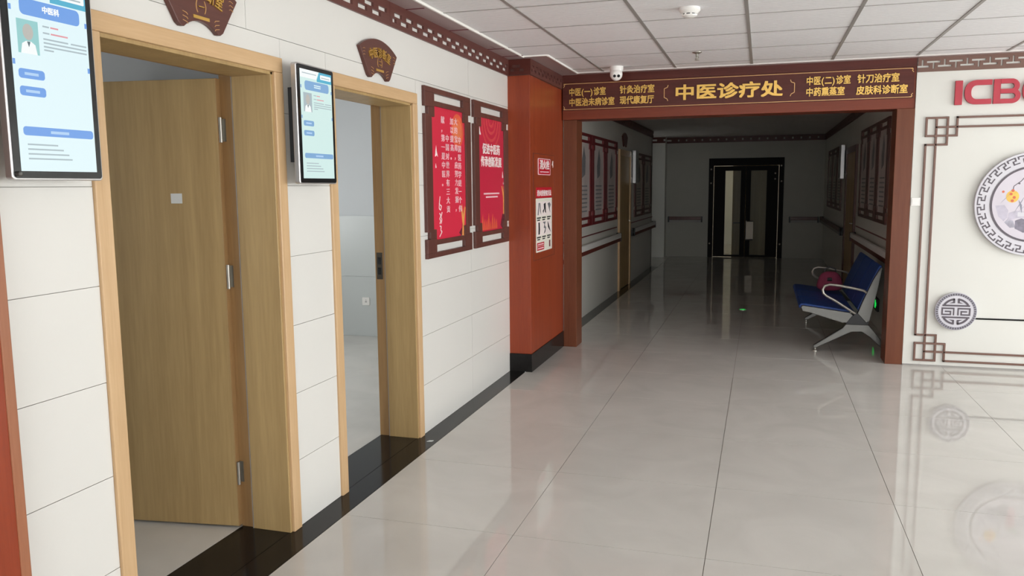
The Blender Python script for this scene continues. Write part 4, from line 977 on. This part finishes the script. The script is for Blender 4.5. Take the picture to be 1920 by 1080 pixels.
for fn_, u0, u1, v0, v1, lab in ((face_px(XW), 13.28, 13.60, 1.62, 2.16, 'switched-off pale display beside the oak side door in the corridor'), (face_nx(XCR), -14.15, -13.83, 1.66, 2.20, 'switched-off pale display beside the brown side door in the corridor')):
    t = thing('corridor_display', fn_((u0+u1)/2, v0, 0), lab, 'screen', 'switched-off corridor displays')
    MB().prism(rrect(u0, u1, v0, v1, 0.012), fn_, 0.03, 0.085).build('casing', M['silver'], t, 0.003)
    rects(MB(), fn_, [(u0+0.08, u1-0.08, v0+0.1, v1-0.1)], 0, 0.03).build('wall_bracket', M['dark_plastic'], t)
    rects(MB(), fn_, [(u0+0.02, u1-0.02, v0+0.02, v1-0.02)], 0.085, 0.087).build('screen', M['black_plastic'], t)

# ------------------------------------------------------------------ end door: dark frame, two glazed leaves, lit room behind
ed = thing('door_5', ((EX0+EX1)/2, YE, 0), 'black framed double glass door at the far end of the corridor', 'door', kind='structure')
fe = face_ny(YE)
rects(MB(), fe, [(EX0, EX0+0.10, 0, EZ), (EX1-0.10, EX1, 0, EZ), (EX0+0.10, EX1-0.10, EZ-0.16, EZ)], -0.12, 0.03).build('frame', M['frame_black'], ed, 0.005)
mid = (EX0+EX1)/2
for s, (a, b) in enumerate(((EX0+0.11, mid-0.005), (mid+0.005, EX1-0.11))):
    sl = 0.24 if s == 0 else 0.10; sr = 0.10 if s == 0 else 0.24
    lf = rects(MB(), fe, [(a, a+sl, 0.01, EZ-0.17), (b-sr, b, 0.01, EZ-0.17), (a+sl, b-sr, EZ-0.27, EZ-0.17), (a+sl, b-sr, 0.01, 0.05)], -0.08, -0.03).build('door_leaf', M['frame_black'], ed)
    rects(MB(), fe, [(a+sl, b-sr, 0.05, EZ-0.27)], -0.06, -0.05).build('pane', M['glass'], lf)
    hu = b-0.05 if s == 0 else a+0.06
    if s == 1:
        rects(MB(), fe, [(a+0.02, a+0.17, 0.38, 0.80)], -0.03, -0.01).build('push_plate', M['steel_dark'], lf)
        for zz in (0.79, 0.39): MB().tube([fe(a+0.03, zz, 0.02), fe(a+0.17, zz, 0.02)], 0.012, 8).build('pull_bar', M['chrome'], lf)
for uu, vv in ((EX0+0.05, 1.92), (EX0+0.05, 1.62), (EX0+0.04, 0.30), (EX1-0.06, 1.98), (EX1-0.05, 1.65), (EX1-0.05, 0.30), (EX1-0.18, 1.82), (EX1-0.18, 1.70)):
    MB().tube([fe(uu, vv, 0.03), fe(uu, vv, 0.036)], 0.018, 10).build('bolt_head', M['steel_dark'], ed)
# the room behind it
wb_ = thing('wall_back_room', (0, 22.5, 0), kind='structure')
MB().box(-2.5, 2.2, 22.5, 22.6, 0, ZC).box(-2.5, -2.4, 18.55, 22.5, 0, ZC).box(2.1, 2.2, 18.55, 22.5, 0, ZC).build('plaster', M['paint_white'], wb_)
struct('ceiling_back_room', M['ceil_plain'], (-2.5, 2.2, 18.5, 22.6, ZC, ZC+0.1))
bd = thing('back_room_door', (-0.2, 18.75, 0), 'brown door leaf standing open behind the glass of the end door', 'door')
box('door_leaf', M['oak_leaf'], (-0.63, 0.30, 18.75, 18.79, 0.0, 2.05), bd, 0.003)
MB().tube([(-0.60, 18.75, 0.74), (-0.60, 18.70, 0.74), (-0.42, 18.70, 0.74)], 0.010, 8).build('door_handle', M['chrome'], bd)
bl = thing('back_room_lamp', (-0.9, 21.0, ZC-0.02), 'ceiling lamp in the room behind the end door', 'lamp')
box('diffuser', glow('lamp_diffuser_white', (255, 232, 200), 11.0), (-1.3, -0.7, 20.7, 21.3, ZC-0.03, ZC-0.012), bl)
box('housing', M['white_plastic'], (-1.32, -0.68, 20.68, 21.32, ZC-0.012, ZC), bl)

# ------------------------------------------------------------------ waiting bench
BY0, BY1 = 8.14, 9.86
bn = thing('waiting_bench', (0.8, 9.0, 0), 'chrome waiting bench with blue padded seats behind the right portal post', 'bench')
def prof(pts, y0, y1): return MB().prism(pts, lambda u, v, d: (u, d, v), y0, y1)
for yy in (BY0, BY1-0.05):
    # seat arm, back arm, leg casting, arm rest, feet
    prof([(0.385, 0.425), (0.40, 0.44), (0.44, 0.435), (0.82, 0.385), (0.85, 0.36), (0.80, 0.29), (0.76, 0.285), (0.46, 0.375), (0.40, 0.385)], yy, yy+0.05).build('seat_arm', M['chrome'], bn, 0.004)
    prof([(0.888, 0.38), (0.93, 0.50), (1.01, 0.70), (1.070, 0.815), (1.084, 0.815), (1.055, 0.62), (0.995, 0.31), (0.965, 0.295)], yy, yy+0.05).build('back_arm', M['chrome'], bn, 0.004)
    prof([(0.79, 0.275), (0.99, 0.275), (1.02, 0.24), (1.165, 0.055), (1.155, 0.03), (1.13, 0.035), (1.00, 0.16), (0.93, 0.205), (0.84, 0.20), (0.545, 0.04), (0.515, 0.03), (0.505, 0.055), (0.76, 0.235)], yy, yy+0.05).build('leg', M['chrome'], bn, 0.006)
    prof([(0.80, 0.27), (0.985, 0.27), (0.99, 0.31), (0.88, 0.38), (0.78, 0.30)], yy+0.008, yy+0.042).build('hub', M['dark_plastic'], bn)
    arm = [(0.875, 0.37), (0.80, 0.42), (0.70, 0.485), (0.61, 0.535), (0.583, 0.56), (0.575, 0.595), (0.592, 0.63), (0.635, 0.645), (0.72, 0.637), (0.86, 0.612), (0.935, 0.595), (0.962, 0.575), (0.968, 0.545), (0.955, 0.48)]
    MB().tube([(a, yy+0.025, b) for a, b in arm], 0.013, 10).build('armrest', M['steel'], bn, smooth=True)
    for fx in (0.527, 1.145):
        MB().lathe([(0.024, 0.0), (0.024, 0.010), (0.016, 0.014), (0.010, 0.016), (0.010, 0.045)], (fx, yy+0.025, 0.0), 'z', 14).build('foot', M['steel'], bn, smooth=True)
box('cross_beam', M['dark_plastic'], (0.85, 0.93, BY0+0.045, BY1-0.045, 0.225, 0.285), bn, 0.004)
for k in range(3):
    a = BY0+0.055+k*0.54; b = a+0.53
    sp_ = [(0.368, 0.405), (0.368, 0.435), (0.385, 0.450), (0.42, 0.452), (0.56, 0.435), (0.72, 0.414), (0.86, 0.400), (0.86, 0.378), (0.70, 0.390), (0.44, 0.425), (0.40, 0.41)]
    prof(sp_, a, b).build('seat_pad', M['blue_pad'], bn, 0.008)
    bp_ = [(0.895, 0.40), (0.888, 0.42), (0.945, 0.56), (1.03, 0.755), (1.062, 0.825), (1.085, 0.832), (1.088, 0.80), (0.985, 0.56), (0.92, 0.40)]
    prof(bp_, a, b).build('back_pad', M['blue_pad'], bn, 0.008)
    prof([(0.44, 0.419), (0.86, 0.375), (0.86, 0.370), (0.44, 0.414)], a+0.01, b-0.01).build('seat_pan', M['steel'], bn)
# pink bag on the bench
bg_ = thing('pink_bag', (0.74, 9.30, 0.44), 'dim pink handbag lying on the blue bench', 'bag')
mb = MB(); nn, mm = 20, 12; c = Vector((0.73, 9.40, 0.540)); vs = []; fs_ = []
sgn = lambda q, e: math.copysign(abs(q)**e, q)
for i in range(mm+1):
    th = math.pi*i/mm
    for j in range(nn):
        ph = 2*math.pi*j/nn; zz = sgn(math.cos(th), 0.6); ww = sgn(math.sin(th), 0.7)
        taper = 1-0.25*zz
        vs.append((c.x+0.125*ww*sgn(math.cos(ph), 0.7)*taper, c.y+0.075*ww*sgn(math.sin(ph), 0.7)*taper, c.z+0.105*zz))
for i in range(mm):
    for j in range(nn): fs_.append((i*nn+j, (i+1)*nn+j, (i+1)*nn+(j+1) % nn, i*nn+(j+1) % nn))
mb.add(vs, fs_); mb.build('body', M['pink'], bg_, smooth=True)
MB().tube([(0.67, 9.40, 0.62), (0.675, 9.40, 0.67), (0.73, 9.40, 0.695), (0.785, 9.40, 0.67), (0.79, 9.40, 0.62)], 0.008, 8).build('handle', M['print_black'], bg_, smooth=True)
MB().tube([(0.70, 9.325, 0.565), (0.745, 9.325, 0.565)], 0.018, 8).build('clasp', M['print_black'], bg_)

# ------------------------------------------------------------------ green way-out lights
ex = thing('exit_light', (XCR, 9.65, 0.22), 'small green glowing exit light low on the wall behind the bench', 'exit sign')
fx_ = face_nx(XCR)
MB().prism(rrect(-9.80, -9.50, 0.20, 0.34, 0.01), fx_, 0, 0.02).build('housing', M['dark_plastic'], ex)
rects(MB(), fx_, [(-9.70, -9.62, 0.225, 0.315), (-9.62, -9.58, 0.25, 0.29)], 0.02, 0.022).build('lit_arrow', M['exit_green'], ex)
fm = thing('floor_marker', (-0.20, 10.65, 0.0), 'small green glowing marker set in the dark corridor floor', 'exit sign')
MB().lathe([(0.05, 0.0), (0.05, 0.004), (0.045, 0.005)], (-0.20, 10.65, 0.0003), 'z', 20).build('rim', M['steel'], fm)
MB().prism([(-0.235, 10.635), (-0.195, 10.635), (-0.195, 10.615), (-0.16, 10.65), (-0.195, 10.685), (-0.195, 10.665), (-0.235, 10.665)], lambda u, v, d: (u, v, d), 0.005, 0.008).build('lit_arrow', M['exit_green'], fm)
# scrap of paper on the threshold stone
ps = MB(); ps.prism([(-1.985, 4.575), (-1.975, 4.60), (-1.95, 4.605), (-1.955, 4.585)], lambda u, v, d: (u, v, d), 0.0005, 0.003)
tag(ps.build('paper_scrap', M['paper']), 'tiny white paper scrap on the black stone floor border', 'litter')
